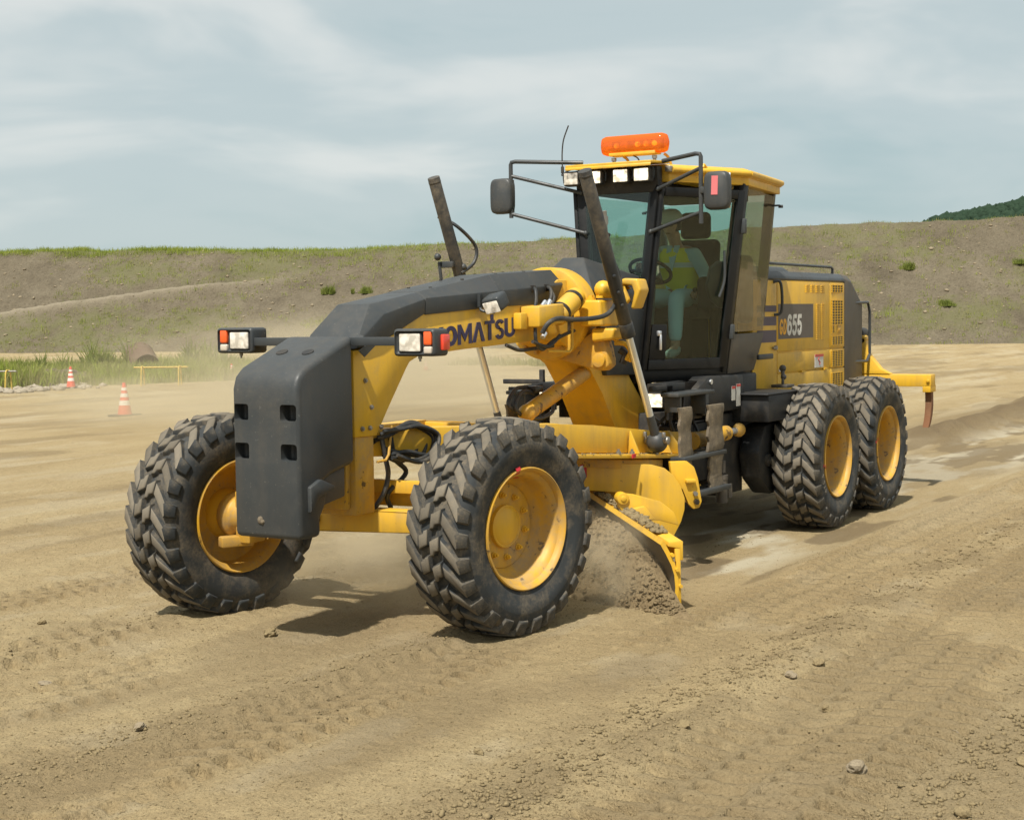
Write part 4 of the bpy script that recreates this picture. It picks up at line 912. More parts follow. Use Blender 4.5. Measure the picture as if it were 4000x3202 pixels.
# ---- drawbar, circle
m = MB()
def slab(p0, p1, w, z0a, z1a, z0b, z1b, mb):
    p0, p1 = Vector(p0), Vector(p1); d = (p1-p0).normalized(); q = Vector((-d.y, d.x, 0))*w/2
    def pv(p, s_, z): return (p.x+q.x*s_, p.y+q.y*s_, z)
    mb.hexa([pv(p0, -1, z0a), pv(p1, -1, z0b), pv(p1, 1, z0b), pv(p0, 1, z0a)], [pv(p0, -1, z1a), pv(p1, -1, z1b), pv(p1, 1, z1b), pv(p0, 1, z1a)])
for sy in (1, -1):
    slab((6.55, sy*.04, 0), (4.95, sy*.58, 0), .13, 1.11, 1.285, 1.02, 1.225, m)
m.ball((6.60, 0, 1.19), .11, 16)
for sy in (1, -1):
    m.prism([(5.0, sy*.62, 1.02), (2.72, sy*.62, .83), (2.72, sy*.62, 1.0), (3.2, sy*.62, 1.04), (4.4, sy*.62, 1.175), (5.0, sy*.62, 1.225)], (0, -sy*.03, 0))
    m.prism([(5.05, sy*.50, 1.015), (2.64, sy*.50, .815), (2.64, sy*.74, .815), (3.1, sy*.74, .853), (4.3, sy*.70, .952), (5.05, sy*.66, 1.015)], (0, 0, -.03))
    m.prism([(3.30, sy*.625, .88), (3.30, sy*.73, .88), (3.28, sy*.64, 1.04)], (-.025, 0, 0))
    m.prism([(3.86, sy*.625, .92), (3.86, sy*.72, .92), (3.86, sy*.64, 1.10)], (-.025, 0, 0))
    m.prism([(3.30, sy*.62, .875), (2.66, sy*.62, .82), (2.70, sy*.62, 1.0), (3.28, sy*.62, 1.05)], (0, sy*.02, 0))
    m.prism([(3.22, sy*.645, .87), (3.08, sy*.74, .855), (3.20, sy*.655, 1.05), (3.26, sy*.64, 1.05)], (-.03, 0, 0))
m.prism([(5.0, -.6, 1.03), (5.0, .6, 1.03), (2.7, .6, .84), (2.7, -.6, .84)], (0, 0, .02))
m.box((2.72, 0, .93), (.05, 1.22, .17)); m.box((4.95, 0, 1.12), (.05, 1.1, .18))
B('drawbar', m, Y, bevel=.005)
for x in (4.15, 3.92, 3.50):
    zf = .815+(x-2.64)*.083; m = MB(); m.cyl((x, .69, zf), (x, .69, zf+.022), .02, n=6); m.cyl((x, .69, zf+.022), (x, .69, zf+.04), .011, n=8); B('flange_bolt', m, M['steel'])
m = MB(); m.box((3.98, .735, .915), (.05, .012, .03)); B('paint_mark', m, M['red_mark'])
tilt = Matrix.Rotation(-math.atan(.083), 3, 'Y'); cax = tilt @ Vector((0, 0, 1))
CC = Vector((3.55, 0, .85))
m = MB(); m.lathe([(-.07, .60), (-.07, .70), (-.01, .70), (0, .69), (0, .60), (-.07, .60)], CC, cax, 60); B('circle', m, M['yellow_dirty'], smooth=40)
pts = []; sz = []
for i in range(500):
    x = RNG.uniform(2.75, 4.9); y = RNG.uniform(.625, .70)*(1 if RNG.random() < .8 else -1); pts.append((x, y, .815+(x-2.64)*.083+.003)); sz.append(.002+.009*RNG.random()**4)
tag(link('loose_dirt', rocks_mesh('loose_dirt', pts, sz, M['clod'], .6, 25), G), kind='stuff')
# blade assembly in its own frame: e along the blade to its left end, n forward
BC = Vector((3.55, 0, 0)); be = Vector((.73, .683, 0)).normalized(); bn = Vector((be.y, -be.x, 0))
def bp_(e_, n_, z_): return BC+be*e_+bn*n_+Vector((0, 0, z_))
arm = [(.35, .875), (-.16, .850), (-.43, .828), (-.53, .800), (-.60, .745), (-.66, .655), (-.695, .56), (-.692, .47), (-.665, .38), (-.60, .26), (-.53, .20), (-.46, .34), (-.38, .46), (-.27, .56), (-.14, .625), (.05, .645), (.35, .62)]
for e0 in (.63, -.70):
    m = MB(); m.prism([bp_(e0, n_, z_) for n_, z_ in arm], be*.045); B('blade_arm', m, Y, bevel=.006)
m = MB(); m.prism([bp_(.55, n_, z_) for n_, z_ in [(-.60, .84), (-.74, .84), (-.80, .79), (-.83, .70), (-.86, .52), (-.84, .47), (-.79, .46), (-.75, .50), (-.70, .62), (-.62, .66)]], be*.05); m.prism([bp_(.55, n_, z_) for n_, z_ in [(-.72, .70), (-.80, .70), (-.80, .67), (-.72, .67)]], be*.09); B('tilt_bracket', m, Y, bevel=.008)
for n_, z_, r_b in ((-.80, .585, .018), (-.81, .52, .022)):
    m = MB(); m.cyl(bp_(.60, n_, z_), bp_(.63, n_, z_), r_b, n=12); B('bracket_pin', m, M['steel'] if z_ > .55 else M['grease'])
m = MB(); m.box(bp_(.685, .12, .80), (.05, .012, .10), Matrix.Rotation(math.atan2(be.y, be.x)-math.pi/2, 3, 'Z')); B('paint_mark', m, M['red_mark'])
fr_ = [(.040, .470), (.006, .409), (-.033, .330), (-.053, .265), (-.060, .181), (-.052, .071), (-.040, .02)]
bk_ = [(-.066, .02), (-.078, .071), (-.086, .181), (-.079, .27), (-.058, .345), (-.020, .425), (.022, .502)]
def zt(e_): return (2.35-e_)*.062
m = MB(); E0, E1 = -1.45, 2.35; n1_, n2_ = len(fr_), len(bk_)
ring0 = [bp_(E1, n_, z_+zt(E1)) for n_, z_ in fr_+bk_]; ring1 = [bp_(E0, n_, z_+zt(E0)) for n_, z_ in fr_+bk_]
m.loft([ring0, ring1], True, 0)
for i in range(n1_-1): m.m[i] = 1
B('mouldboard', m, [Y, M['blade_steel']], smooth=40)
m = MB(); sec = [(-.030, .04), (-.042, -.09), (-.060, -.09), (-.066, .04)]
m.loft([[bp_(E1-.01, n_, z_+zt(E1)) for n_, z_ in sec], [bp_(E0, n_, z_+zt(E0)*.9) for n_, z_ in sec]], True); B('cutting_edge', m, M['blade_steel'], bevel=.003)
m = MB(); sec = [(-.015, .455), (-.020, .485), (-.105, .492), (-.118, .485), (-.118, .36), (-.095, .36), (-.095, .44)]
m.loft([[bp_(E1-.005, n_, z_+zt(E1)) for n_, z_ in sec], [bp_(E0, n_, z_+zt(E0)) for n_, z_ in sec]], True)
m.prism([bp_(E1-.03, n_, z_) for n_, z_ in [(-.06, .44), (-.10, .45), (-.105, .07), (-.075, .07), (-.083, .2)]], be*.022)
B('blade_stiffener', m, Y, bevel=.004)
for z_, n_ in ((.30, -.072), (.19, -.095), (.40, -.04)):
    m = MB(); m.cyl(bp_(E1-.02, n_, z_), bp_(E1+.018, n_, z_), .013, n=8); B('blade_bolt', m, Y)
m = MB(); m.prism([bp_(1.30, n_, z_) for n_, z_ in [(-.03, .52), (.02, .60), (.02, .66), (-.03, .69), (-.10, .68), (-.30, .62), (-.40, .54), (-.44, .44), (-.30, .48), (-.12, .50)]], be*-.06); m.cyl(bp_(1.32, -.01, .655), bp_(1.22, -.01, .655), .045, n=20); m.cyl(bp_(1.33, -.01, .655), bp_(1.22, -.01, .655), .022, n=14); B('blade_bracket', m, Y, bevel=.008)
m = MB(); m.prism([bp_(1.36, n_, z_) for n_, z_ in [(-.05, .49), (-.04, .58), (-.16, .60), (-.24, .50)]], be*-.05); B('blade_bracket', m, Y, bevel=.008)
pts = []; sz = []
for i in range(420):
    e_ = RNG.uniform(.5, 2.1); pts.append(tuple(bp_(e_, RNG.uniform(-.085, -.005), .50+zt(e_)+RNG.uniform(-.01, .012)))); sz.append(.006+.022*RNG.random()**2.2*(1.5-abs(e_-1.4)))
tag(link('caked_dirt', rocks_mesh('caked_dirt', pts, sz, M['clod'], .8, 21), G), kind='stuff')
# red marks are on the arm and flange; circle drive support under the frame
m = MB(); m.cyl((3.0, 0, .9), (3.0, 0, 1.2), .14, n=20); m.box((2.9, 0, 1.1), (.3, .3, .2)); B('circle_motor', m, DK, bevel=.01)

# ---- rear frame under the cab
m = MB(); m.box((1.6, 0, .93), (2.4, .62, .45)); m.box((-.5, 0, .92), (3.2, .70, .50)); m.box((2.2, .30, .72), (1.1, .30, .30)); B('rear_frame', m, DK, bevel=.01)
for sy in (1, -1):
    m = MB(); m.xz([(1.55, .50), (1.62, .75), (1.45, .98), (.9, 1.02), (-.9, 1.02), (-1.2, .85), (-1.2, .5), (-.9, .38), (.9, .34), (1.3, .34)], sy*.60, sy*.80); B('tandem_case', m, M['cab_low'], bevel=.03)
    m = MB(); m.cyl((1.42, sy*.80, .66), (1.42, sy*.825, .66), .055, n=20); m.cyl((1.42, sy*.825, .66), (1.42, sy*.84, .66), .03, n=6); B('case_plug', m, DK)
    m = MB(); m.hexa([(1.68, sy*.5, 1.02), (.95, sy*.5, 1.02), (.95, sy*.92, 1.02), (1.68, sy*.92, 1.02)], [(1.68, sy*.5, 1.255), (.95, sy*.5, 1.255), (.95, sy*.92, 1.255), (1.68, sy*.92, 1.255)]); m.box((1.315, sy*.71, 1.265), (.80, .44, .02)); B('battery_box', m, M['cab_low'], bevel=.012)
m = MB(); m.box((2.35, .42, .80), (.9, .25, .50)); m.box((2.05, .56, .78), (.22, .10, .62)); m.box((1.70, .30, .74), (.50, .55, .72)); B('lower_frame_box', m, DK, bevel=.012)
m = MB(); m.cyl((2.72, .66, .93), (2.02, .66, .945), .065, n=24); m.cyl((2.74, .66, .93), (2.66, .66, .93), .074, n=24); B('steering_cylinder', m, M['yellow_dirty'])
m = MB(); m.cyl((2.02, .66, .945), (1.80, .66, .95), .028, n=16); B('steering_rod', m, M['chrome'])
m = MB(); m.ball((1.74, .66, .95), .07, 14, (1.3, .8, .9)); B('rod_end', m, M['yellow_dirty'])
m = MB(); m.cyl((2.22, .70, .36), (2.22, .70, .56), .05, n=16); m.cyl((2.22, .70, .56), (2.22, .70, .60), .055, n=16); m.cyl((2.22, .70, .62), (2.22, .70, .72), .035, n=12); m.box((2.10, .72, .45), (.08, .02, .12)); B('fuel_filter', m, M['brown_panel'])
m = MB(); m.box((2.85, .62, .49), (.62, .06, .12)); m.box((3.0, .62, .70), (.06, .06, .5)); B('step_support', m, Y, bevel=.005)
m = MB()
for i in range(14):
    a = i/14; m.tube([(3.1-.9*rs.random(), .30+.25*rs.random(), 1.25-.1*rs.random()), (2.9-.5*rs.random(), .38+.2*rs.random(), 1.0), (2.6-.4*rs.random(), .4+.2*rs.random(), .75+.2*rs.random())], .014, 6)
B('underfloor_hose', m, M['hose'])

# ---- steps
def step_rail(x, z0, z1, w, y):
    m = MB(); n = 9; rg = []
    for i in range(n+1):
        f = i/n; z = z0+(z1-z0)*f; dx = .012*math.sin(i*1.9+x*3); ww = w*(1+.06*math.sin(i*2.3))
        rg.append([(x+dx+ww/2, y-.012, z), (x+dx+ww/2, y+.012, z), (x+dx-ww/2, y+.012+.008*math.sin(i), z), (x+dx-ww/2, y-.012, z)])
    m.loft(rg, True); return m
for sy in (1, -1):
    lad = empty('ladder', (0, 0, 0), parent=G)
    step_rail(3.19, .82, 1.24, .22, sy*.80).build('step_strap', M['mud'], lad, .004); step_rail(3.17, .55, .81, .17, sy*.795).build('step_strap', M['mud'], lad, .004)
    step_rail(2.66, .85, 1.235, .30, sy*.83).build('step_strap', M['mud'], lad, .004); step_rail(2.66, .50, .84, .26, sy*.83).build('step_strap', M['mud'], lad, .004)
    m = MB(); m.box((2.90, sy*.78, .83), (.84, .16, .035)); m.build('tread_plate', M['black_dusty'], lad, .005)
    m = MB(); m.box((2.88, sy*.80, .535), (.84, .18, .04)); m.build('tread_plate', M['black_dusty'], lad, .005)
    m = MB(); m.box((2.95, sy*.72, 1.34), (.72, .16, .03)); m.box((3.24, sy*.72, 1.27), (.03, .14, .14)); m.box((2.72, sy*.72, 1.25), (.06, .14, .18)); m.build('top_step', M['black_dusty'], lad, .006)

# ---- cab
ZT, ZB = 3.10, 1.47
def cabc(z):
    f = (z-ZB)/(ZT-ZB); l = lambda a, b: a+(b-a)*f
    return (Vector((l(2.87, 2.76), l(.25, .392), z)), Vector((l(1.90, 1.87), l(.605, .80), z)), Vector((l(.75, .75), l(.46, .625), z)))
def mir(v): return Vector((v.x, -v.y, v.z))
def pillar(name, k, w, d, sy, z0=ZB, z1=ZT, mat=M['cab_black']):
    a, b = cabc(z0)[k], cabc(z1)[k]
    if sy < 0: a, b = mir(a), mir(b)
    if k == 0: dv = (cabc(z0)[1]-cabc(z0)[0])
    elif k == 1: dv = Vector((1, 0, 0))
    else: dv = (cabc(z0)[1]-cabc(z0)[2])
    dv.z = 0; dv.normalize(); dv.y *= sy; nv = Vector((dv.y, -dv.x, 0))
    if nv.y*sy < 0: nv = -nv
    m = MB(); c = [-dv*w/2-nv*d, dv*w/2-nv*d, dv*w/2, -dv*w/2]
    m.hexa([a+q for q in c], [b+q for q in c]); return B(name, m, mat, bevel=.010)
for sy in (1, -1):
    pillar('front_pillar', 0, .042, .10, sy); pillar('door_pillar', 1, .11, .10, sy); pillar('rear_pillar', 2, .08, .09, sy, mat=M['brown_panel'])
def panel(p, inset, name, mat, th=.008, off=0.0, parent=None, bevel=0):
    # p: 4 corners (bl, br, tr, tl); inset: left, right, bottom, top fractions
    l, r_i, b_, t_ = inset
    def at(u, v): return (p[0].lerp(p[1], u)).lerp(p[3].lerp(p[2], u), v)
    q = [at(l, b_), at(1-r_i, b_), at(1-r_i, 1-t_), at(l, 1-t_)]; nv = (p[1]-p[0]).cross(p[3]-p[0]).normalized()
    m = MB(); m.prism([a+nv*off for a in q], nv*th); return B(name, m, mat, parent, bevel=bevel)
# floor, roof
ft, fb = cabc(ZB+.02), cabc(ZB-.01)
m = MB(); hexp = lambda z, g=0: [Vector((p.x, p.y, z)) for p in (lambda c: [c[0], c[1], c[2], mir(c[2]), mir(c[1]), mir(c[0])])(cabc(z))]
m.loft([hexp(ZB-.06), hexp(ZB+.05)], True); B('cab_floor', m, M['cab_black'], bevel=.01)
# lower cab sheet metal (left and right): skirt and quarter panels
for sy in (1, -1):
    mm = (lambda v: v) if sy > 0 else mir
    q0, q1 = cabc(ZB), cabc(1.80)
    p = [mm(q0[1]), mm(q0[2]), mm(q1[2]), mm(q1[1])]
    panel(p if sy > 0 else [p[1], p[0], p[3], p[2]], (0.03, 0.0, -.05, 0), 'quarter_panel', M['brown_panel'], .012, .0, bevel=.004)
    m = MB(); m.xz([(3.10, 1.35), (2.50, 1.35), (2.50, 1.42), (3.10, 1.42)], sy*.42, sy*.60); m.xz([(2.75, 1.10), (2.40, 1.10), (2.40, 1.42), (2.75, 1.42)], sy*.5, sy*.60); B('cab_skirt', m, M['cab_low'], bevel=.006)
    m = MB(); m.xz([(3.36, 1.41), (2.98, 1.41), (2.98, 1.12), (3.06, 1.12), (3.06, 1.33), (3.10, 1.365), (3.36, 1.365)], sy*.56, sy*.60); B('lamp_guard', m, M['cab_low'], bevel=.008)
    m = MB(); m.xz([(2.62, 1.36), (2.62, 1.24), (2.50, 1.12), (1.62, 1.14), (1.62, 1.44), (2.40, 1.45)], sy*.50, sy*.66); B('side_box', m, M['cab_low'], bevel=.02)
    m = MB(); m.xz([(1.60, 1.16), (1.20, 1.16), (1.20, 1.44), (1.60, 1.44)], sy*.44, sy*.62); B('side_box', m, M['cab_low'], bevel=.02)
    # roof side marker
    m = MB(); m.tube([(.86, sy*.60, 2.97), (.84, sy*.68, 2.97), (.78, sy*.68, 2.98), (.78, sy*.60, 2.98)], .006, 6); m.cyl((.82, sy*.685, 2.965), (.80, sy*.72, 2.965), .014, n=8); B('window_latch', m, DK)
m = MB(); m.cyl((2.36, .662, 1.405), (2.36, .675, 1.405), .022, n=14); B('box_lock', m, M['chrome'])
for x, w_, z0_, z1_ in ((1.86, .075, 1.22, 1.345), (1.75, .085, 1.165, 1.36)):
    m = MB(); m.box((x, .662, (z0_+z1_)/2), (w_, .006, z1_-z0_)); st_ = B('warning_sticker', m, M['white_print'])
    m = MB(); m.box((x, .666, z1_-.012), (w_, .004, .022)); m.build('sticker_band', M['red_print'], st_)
m = MB(); m.box((1.02, .478, 1.56), (.24, .006, .10), Matrix.Rotation(R(-7), 3, 'Z')); B('warning_sticker', m, M['white_print'])
m = MB(); m.box((.95, .60, 1.575), (.36, .03, .05)); B('door_stop', m, K, bevel=.01)
# windows
c0, c1 = cabc(1.96), cabc(3.02)
panel([mir(c0[0]), c0[0], c1[0], mir(c1[0])], (.02, .02, 0, 0), 'windscreen', M['glass'], .006, -.01)
lo0 = cabc(1.50)
panel([mir(lo0[0]), lo0[0], c0[0], mir(c0[0])], (.02, .02, 0, .02), 'lower_windscreen', M['glass'], .006, -.01)
for sy in (1, -1):
    q0, q1 = cabc(1.82), cabc(3.06); p = [q0[1], q0[2], q1[2], q1[1]]
    if sy < 0: p = [mir(p[1]), mir(p[0]), mir(p[3]), mir(p[2])]
    panel(p, (.05, .02, .0, .0), 'quarter_window', M['glass_dusty'] if sy > 0 else M['glass'], .006, .004)
q0, q1 = cabc(1.9), cabc(3.02)
panel([q0[2], mir(q0[2]), mir(q1[2]), q1[2]], (.05, .05, 0, 0), 'rear_window', M['glass'], .006, -.01)
# doors: frame bars, glass, handle, hinges
for sy in (1, -1):
    d0, d1 = cabc(1.52), cabc(3.04)
    p = [d0[0], d0[1], d1[1], d1[0]]
    if sy < 0: p = [mir(p[1]), mir(p[0]), mir(p[3]), mir(p[2])]
    nv = (p[1]-p[0]).cross(p[3]-p[0]).normalized()
    if sy < 0: nv = nv
    def at(u, v):
        if sy < 0: u = 1-u
        return (p[0].lerp(p[1], u)).lerp(p[3].lerp(p[2], u), v)
    m = MB()
    for u0, v0, u1, v1 in ((.0, .0, .034, 1), (.88, 0, .96, 1), (.055, .95, .88, 1), (.055, 0, .88, .055)):
        qq = [at(u0, v0), at(u1, v0), at(u1, v1), at(u0, v1)]
        if sy < 0: qq.reverse()
        m.prism([a+nv*.004 for a in qq], nv*.032)
    qq = [at(.055, .055), at(.24, .055), at(.22, .25), at(.055, .25)]
    m.prism([a+nv*.004 for a in (qq if sy > 0 else qq[::-1])], nv*.024)
    door = B('door', m, M['cab_black'], bevel=.006)
    qq = [at(.03, .05), at(.885, .05), at(.885, .955), at(.03, .955)]
    m = MB(); m.prism([a+nv*.012 for a in (qq if sy > 0 else qq[::-1])], nv*.006); m.build('door_glass', M['glass'], door)
    hc = at(.14, .165)+nv*.036
    m = MB(); m.box(hc+Vector((0, 0, .055)), (.05, .03, .045)); m.box(hc+nv*.012+Vector((-.005, 0, -.02)), (.028, .02, .13)); m.build('door_handle', M['chrome'], door, .008)
    for v in (.80, .20):
        m = MB(); m.box(at(.985, v)+nv*.03, (.05, .05, .13)); m.build('hinge', K, door, .01)
    pts_ = [(.965, .34), (.86, .335), (.73, .39), (.68, .46), (.70, .565), (.78, .60), (.965, .60)]
    qq = [at(u, v)-nv*.05 for u, v in pts_]; m = MB(); m.prism(qq if sy > 0 else qq[::-1], nv*.04); m.build('door_trim', M['cab_black'], door, .012)
    m = MB(); m.tube([at(.80, .66)+nv*.02, at(.82, .50)+nv*.04, at(.78, .40)+nv*.04], .012, 8); m.build('grab_bar', K, door)
# dark panel over the windscreen with four lamps
m = MB(); m.hexa([(2.77, -.385, 3.0), (2.70, -.385, 3.0), (2.70, .385, 3.0), (2.77, .385, 3.0)], [(2.80, -.385, 3.21), (2.70, -.385, 3.21), (2.70, .385, 3.21), (2.80, .385, 3.21)]); B('lamp_panel', m, DK, bevel=.004)
for y, ln in ((-.37, 'lens_dim'), (-.155, 'lens_bright'), (.098, 'lens_bright'), (.290, 'lens_bright')):
    c = Vector((2.86, y, 3.137)); m = MB(); m.box(c, (.09, .155, .125)); wl = B('work_lamp', m, DK, bevel=.02, segs=3)
    m = MB(); m.box(c+Vector((.047, 0, 0)), (.01, .128, .098)); m.build('lamp_lens', M[ln], wl, .016, segs=3)
    m = MB(); m.tube([c+Vector((0, -.09, -.03)), c+Vector((0, -.088, .05)), c+Vector((0, 0, .085)), c+Vector((0, .088, .05)), c+Vector((0, .09, -.03))], .008, 6); m.build('lamp_bracket', K, wl)
# roof
def rp(z, g=0.0, fx=0.0): 
    pp = [(2.93+fx, .395+g), (2.66, .43+g), (1.86, .815+g), (.70-g, .655+g)]
    return [Vector((x, y, z)) for x, y in pp]+[Vector((x, -y, z)) for x, y in reversed(pp)]
m = MB(); m.loft([rp(3.085)[1:-1], rp(3.16)[1:-1]], True); m.loft([rp(3.15, .015)[1:-1], rp(3.215, .0)[1:-1], rp(3.235, -.05)[1:-1]], True)
B('roof', m, Y, bevel=.008)
m = MB(); m.prism([(2.95, -.40, 3.225), (2.95, .40, 3.225), (2.66, .43, 3.235), (2.66, -.43, 3.235)], (0, 0, .022)); m.prism([(2.955, -.40, 3.20), (2.955, .40, 3.20), (2.935, .40, 3.225), (2.935, -.40, 3.225)], (0, 0, .02)); B('roof_visor', m, Y, bevel=.005)
for a, b in (((2.66, .455, 3.185), (1.88, .835, 3.185)), ((1.88, .835, 3.185), (.70, .67, 3.185))):
    m = MB(); m.cyl(a, b, .026, n=12); B('roof_rail', m, Y)
for x, y in ((2.45, -.33), (1.5, .3)):
    m = MB(); m.box((x, y, 3.245), (.35, .25, .03)); B('roof_plate', m, Y, bevel=.012)
m = MB(); m.tube([(2.35, .60, 3.215), (2.33, .60, 3.24), (2.30, .61, 3.215)], .012, 8); B('roof_eye', m, Y)
m = MB(); m.box((2.68, .44, 3.19), (.07, .05, .05)); B('roof_bracket', m, M['steel'], bevel=.008)
# beacon
bc = Vector((2.50, .035, 3.432)); m = MB(); rg = []
Lh, r0_ = .315, .083
for k in range(25):
    u = -1+2*k/24; yy = u*Lh; a = abs(yy)-(Lh-.07); rr0 = r0_*(max(0.05, 1-(max(0, a)/.072)**3))**.5
    rg.append([bc+Vector((math.copysign(abs(math.cos(2*math.pi*j/24))**.72, math.cos(2*math.pi*j/24))*rr0*.95, yy, math.copysign(abs(math.sin(2*math.pi*j/24))**.72, math.sin(2*math.pi*j/24))*rr0)) for j in range(24)])
m.loft(rg, True); bea = B('beacon_bar', m, M['beacon'], smooth=60)
m = MB(); m.box(bc+Vector((0, 0, -.078)), (.13, .44, .03)); m.build('beacon_base', Y, bea, .008)
m = MB()
for yy in (-.17, .03, .11, .19): m.ball(bc+Vector((.01, yy, .0)), .024, 10)
m.build('beacon_bulb', M['reflector'], bea)
m = MB(); m.box(bc+Vector((-.01, 0, -.03)), (.05, .5, .02))
for yy in (-.2, -.05, .07, .15, .22): m.box(bc+Vector((-.035, yy, 0)), (.012, .07, .08))
m.build('beacon_reflector', M['steel'], bea)
for yy in (-.185, .20):
    m = MB(); m.cyl(bc+Vector((.03, yy, -.175)), bc+Vector((.03, yy, -.13)), .015, n=10); m.cyl(bc+Vector((.03, yy, -.13)), bc+Vector((.03, yy, -.105)), .022, n=10); m.build('beacon_foot', M['steel'], bea)
    m = MB(); m.tube([bc+Vector((-.03, yy+.06, -.09)), bc+Vector((-.05, yy+.09, -.12)), bc+Vector((-.07, yy+.11, -.19))], .012, 8); m.build('beacon_strut', M['yellow_dirty'], bea)
m = MB(); m.tube([bc+Vector((0, -.02, -.09)), bc+Vector((0, .03, -.12)), bc+Vector((0, .06, -.19))], .006, 6); m.build('beacon_cable', M['hose'], bea)
# antenna
m = MB(); m.tube([(2.80, -.508, 3.24), (2.80, -.51, 3.36), (2.80, -.495, 3.48), (2.80, -.445, 3.60)], .006, 6); m.cyl((2.80, -.508, 3.20), (2.80, -.508, 3.255), .014, n=8); m.tube([(2.80, -.40, 3.20), (2.80, -.46, 3.17), (2.80, -.515, 3.19)], .012, 6); B('antenna', m, DK)
# mirrors
for sy, (top, o1, o2, b1, b2, mc) in ((1, ((2.76, .42, 3.25), (2.95, .80, 3.27), (2.95, .845, 3.245), (2.78, .385, 3.02), (2.80, .325, 2.67), (2.95, .99, 2.965))), (-1, ((2.72, -.35, 3.285), (2.95, -.89, 3.31), (2.95, -.935, 3.285), (2.78, -.34, 3.025), (2.80, -.29, 2.68), (2.95, -1.02, 3.02)))):
    x, y = o2[0], o2[1]; zb_ = 2.71 if sy > 0 else 2.83
    m = MB(); m.tube([top, o1, (x, y-.008*sy, o1[2]-.005), o2, (x, y, o2[2]-.05), (x, y, zb_)], .018, 10, smooth=False)
    m.cyl(b1, (x, y, 3.155 if sy > 0 else 3.19), .016, n=10); m.cyl(b2, (x, y, 2.80 if sy > 0 else 2.865), .016, n=10)
    m.tube([b2, (b2[0]-.04, b2[1], b2[2]-.06)], .014, 8); m.ball(b1, .02, 10); m.ball(b2, .022, 10); B('mirror_frame', m, KD)
    mc = Vector(mc); m = MB()
    rg = []
    for dx, sw in ((.048, .86), (.035, .97), (.0, 1.0), (-.035, .97)):
        pts_ = []
        for j in range(24):
            a = 2*math.pi*j/24; ca, sa = math.cos(a), math.sin(a); pw = .42
            pts_.append(mc+Vector((dx, .108*sw*math.copysign(abs(ca)**pw, ca), .155*sw*math.copysign(abs(sa)**pw, sa))))
        rg.append(pts_)
    m.loft(rg, True); mir_o = B('mirror', m, M['black_dusty'], smooth=50)
    m = MB(); m.box(mc+Vector((-.038, 0, 0)), (.006, .19, .28)); m.build('mirror_glass', M['chrome'], mir_o, .002)
    m = MB(); m.box((x, y+.055*sy, mc.z+.01), (.05, .11, .055)); m.build('mirror_clamp', KD, mir_o, .01)
    if sy > 0:
        m = MB(); m.box(mc+Vector((.0505, -.005, .04)), (.004, .055, .15), Matrix.Rotation(R(-2), 3, 'X')); m.build('tape_strip', M['pink_tape'], mir_o)
# hood piece before the windscreen
m = MB(); m.hexa([(3.80, -.30, 2.18), (2.85, -.26, 2.0), (2.85, .26, 2.0), (3.80, .30, 2.18)], [(3.50, -.13, 2.45), (2.86, -.25, 2.42), (2.86, .25, 2.30), (3.50, .06, 2.45)]); B('front_hood', m, KD, bevel=.012)
m = MB(); m.hexa([(3.45, -.24, 1.50), (2.80, -.24, 1.48), (2.80, .24, 1.48), (3.45, .24, 1.50)], [(3.72, -.29, 2.17), (2.80, -.28, 2.02), (2.80, .28, 2.02), (3.72, .29, 2.17)]); B('front_shroud', m, K, bevel=.012)
# low lamps
for sy in (1, -1):
    c = Vector((3.08, sy*.50, 1.285)); m = MB(); m.box(c, (.10, .17, .13)); wl = B('work_lamp', m, DK, bevel=.02)
    m = MB(); m.box(c+Vector((.052, 0, 0)), (.01, .145, .105)); m.build('lamp_lens', M['lens_bright'], wl, .016, segs=3)
# right hand access step bracket seen under the neck
m = MB(); m.box((2.95, -.80, 1.20), (.04, .36, .34)); m.box((3.0, -.62, 1.30), (.04, .04, .45)); m.box((3.0, -.80, 1.42), (.05, .40, .04)); B('step_bracket', m, DK, bevel=.006)
for dy in (-.12, -.05, .06, .11):
    m = MB(); m.cyl((2.97, -.80+dy, 1.335), (2.985, -.80+dy, 1.335), .014, n=8); B('bracket_bolt', m, M['steel'])
# interior
m = MB(); m.box((1.45, 0, 2.0), (.50, .50, .14)); m.box((1.5, 0, 1.75), (.4, .4, .4)); B('seat', m, M['seat'], bevel=.04)
m = MB(); m.box((1.20, 0, 2.36), (.13, .48, .62), Matrix.Rotation(R(-8), 3, 'Y')); B('backrest', m, M['seat'], bevel=.05, segs=3)
m = MB(); m.box((1.16, .0, 2.80), (.10, .30, .25)); B('headrest', m, M['seat'], bevel=.05, segs=3)
for sy in (1, -1):
    m = MB(); m.box((1.62, sy*.40, 2.16), (.55, .16, .30)); m.box((1.50, sy*.42, 1.80), (.40, .14, .50)); B('armrest_console', m, M['seat'], bevel=.05, segs=3)
m = MB(); m.box((1.25, .52, 2.20), (.25, .10, .62)); B('side_console', m, K, bevel=.06, segs=3)
m = MB(); m.box((1.75, -.50, 1.84), (1.7, .16, .72)); m.box((.86, 0, 1.85), (.12, .95, .75)); B('cab_trim', m, M['seat'], bevel=.04)
m = MB(); m.prism([(2.30, -.09, 1.52), (2.45, -.09, 1.52), (2.32, -.09, 2.30), (2.20, -.09, 2.24)], (0, .18, 0)); B('steering_column', m, K, bevel=.02)
sw_c = Vector((2.14, .0, 2.36)); swn = Vector((-.55, 0, .83)).normalized(); m = MB(); a_ = swn.orthogonal().normalized(); b_ = swn.cross(a_); rg = []
for i in range(33):
    a = 2*math.pi*i/32; ctr = sw_c+(a_*math.cos(a)+b_*math.sin(a))*.185; rad_v = (a_*math.cos(a)+b_*math.sin(a))
    rg.append([ctr+(rad_v*math.cos(2*math.pi*j/10)+swn*math.sin(2*math.pi*j/10))*.016 for j in range(10)])
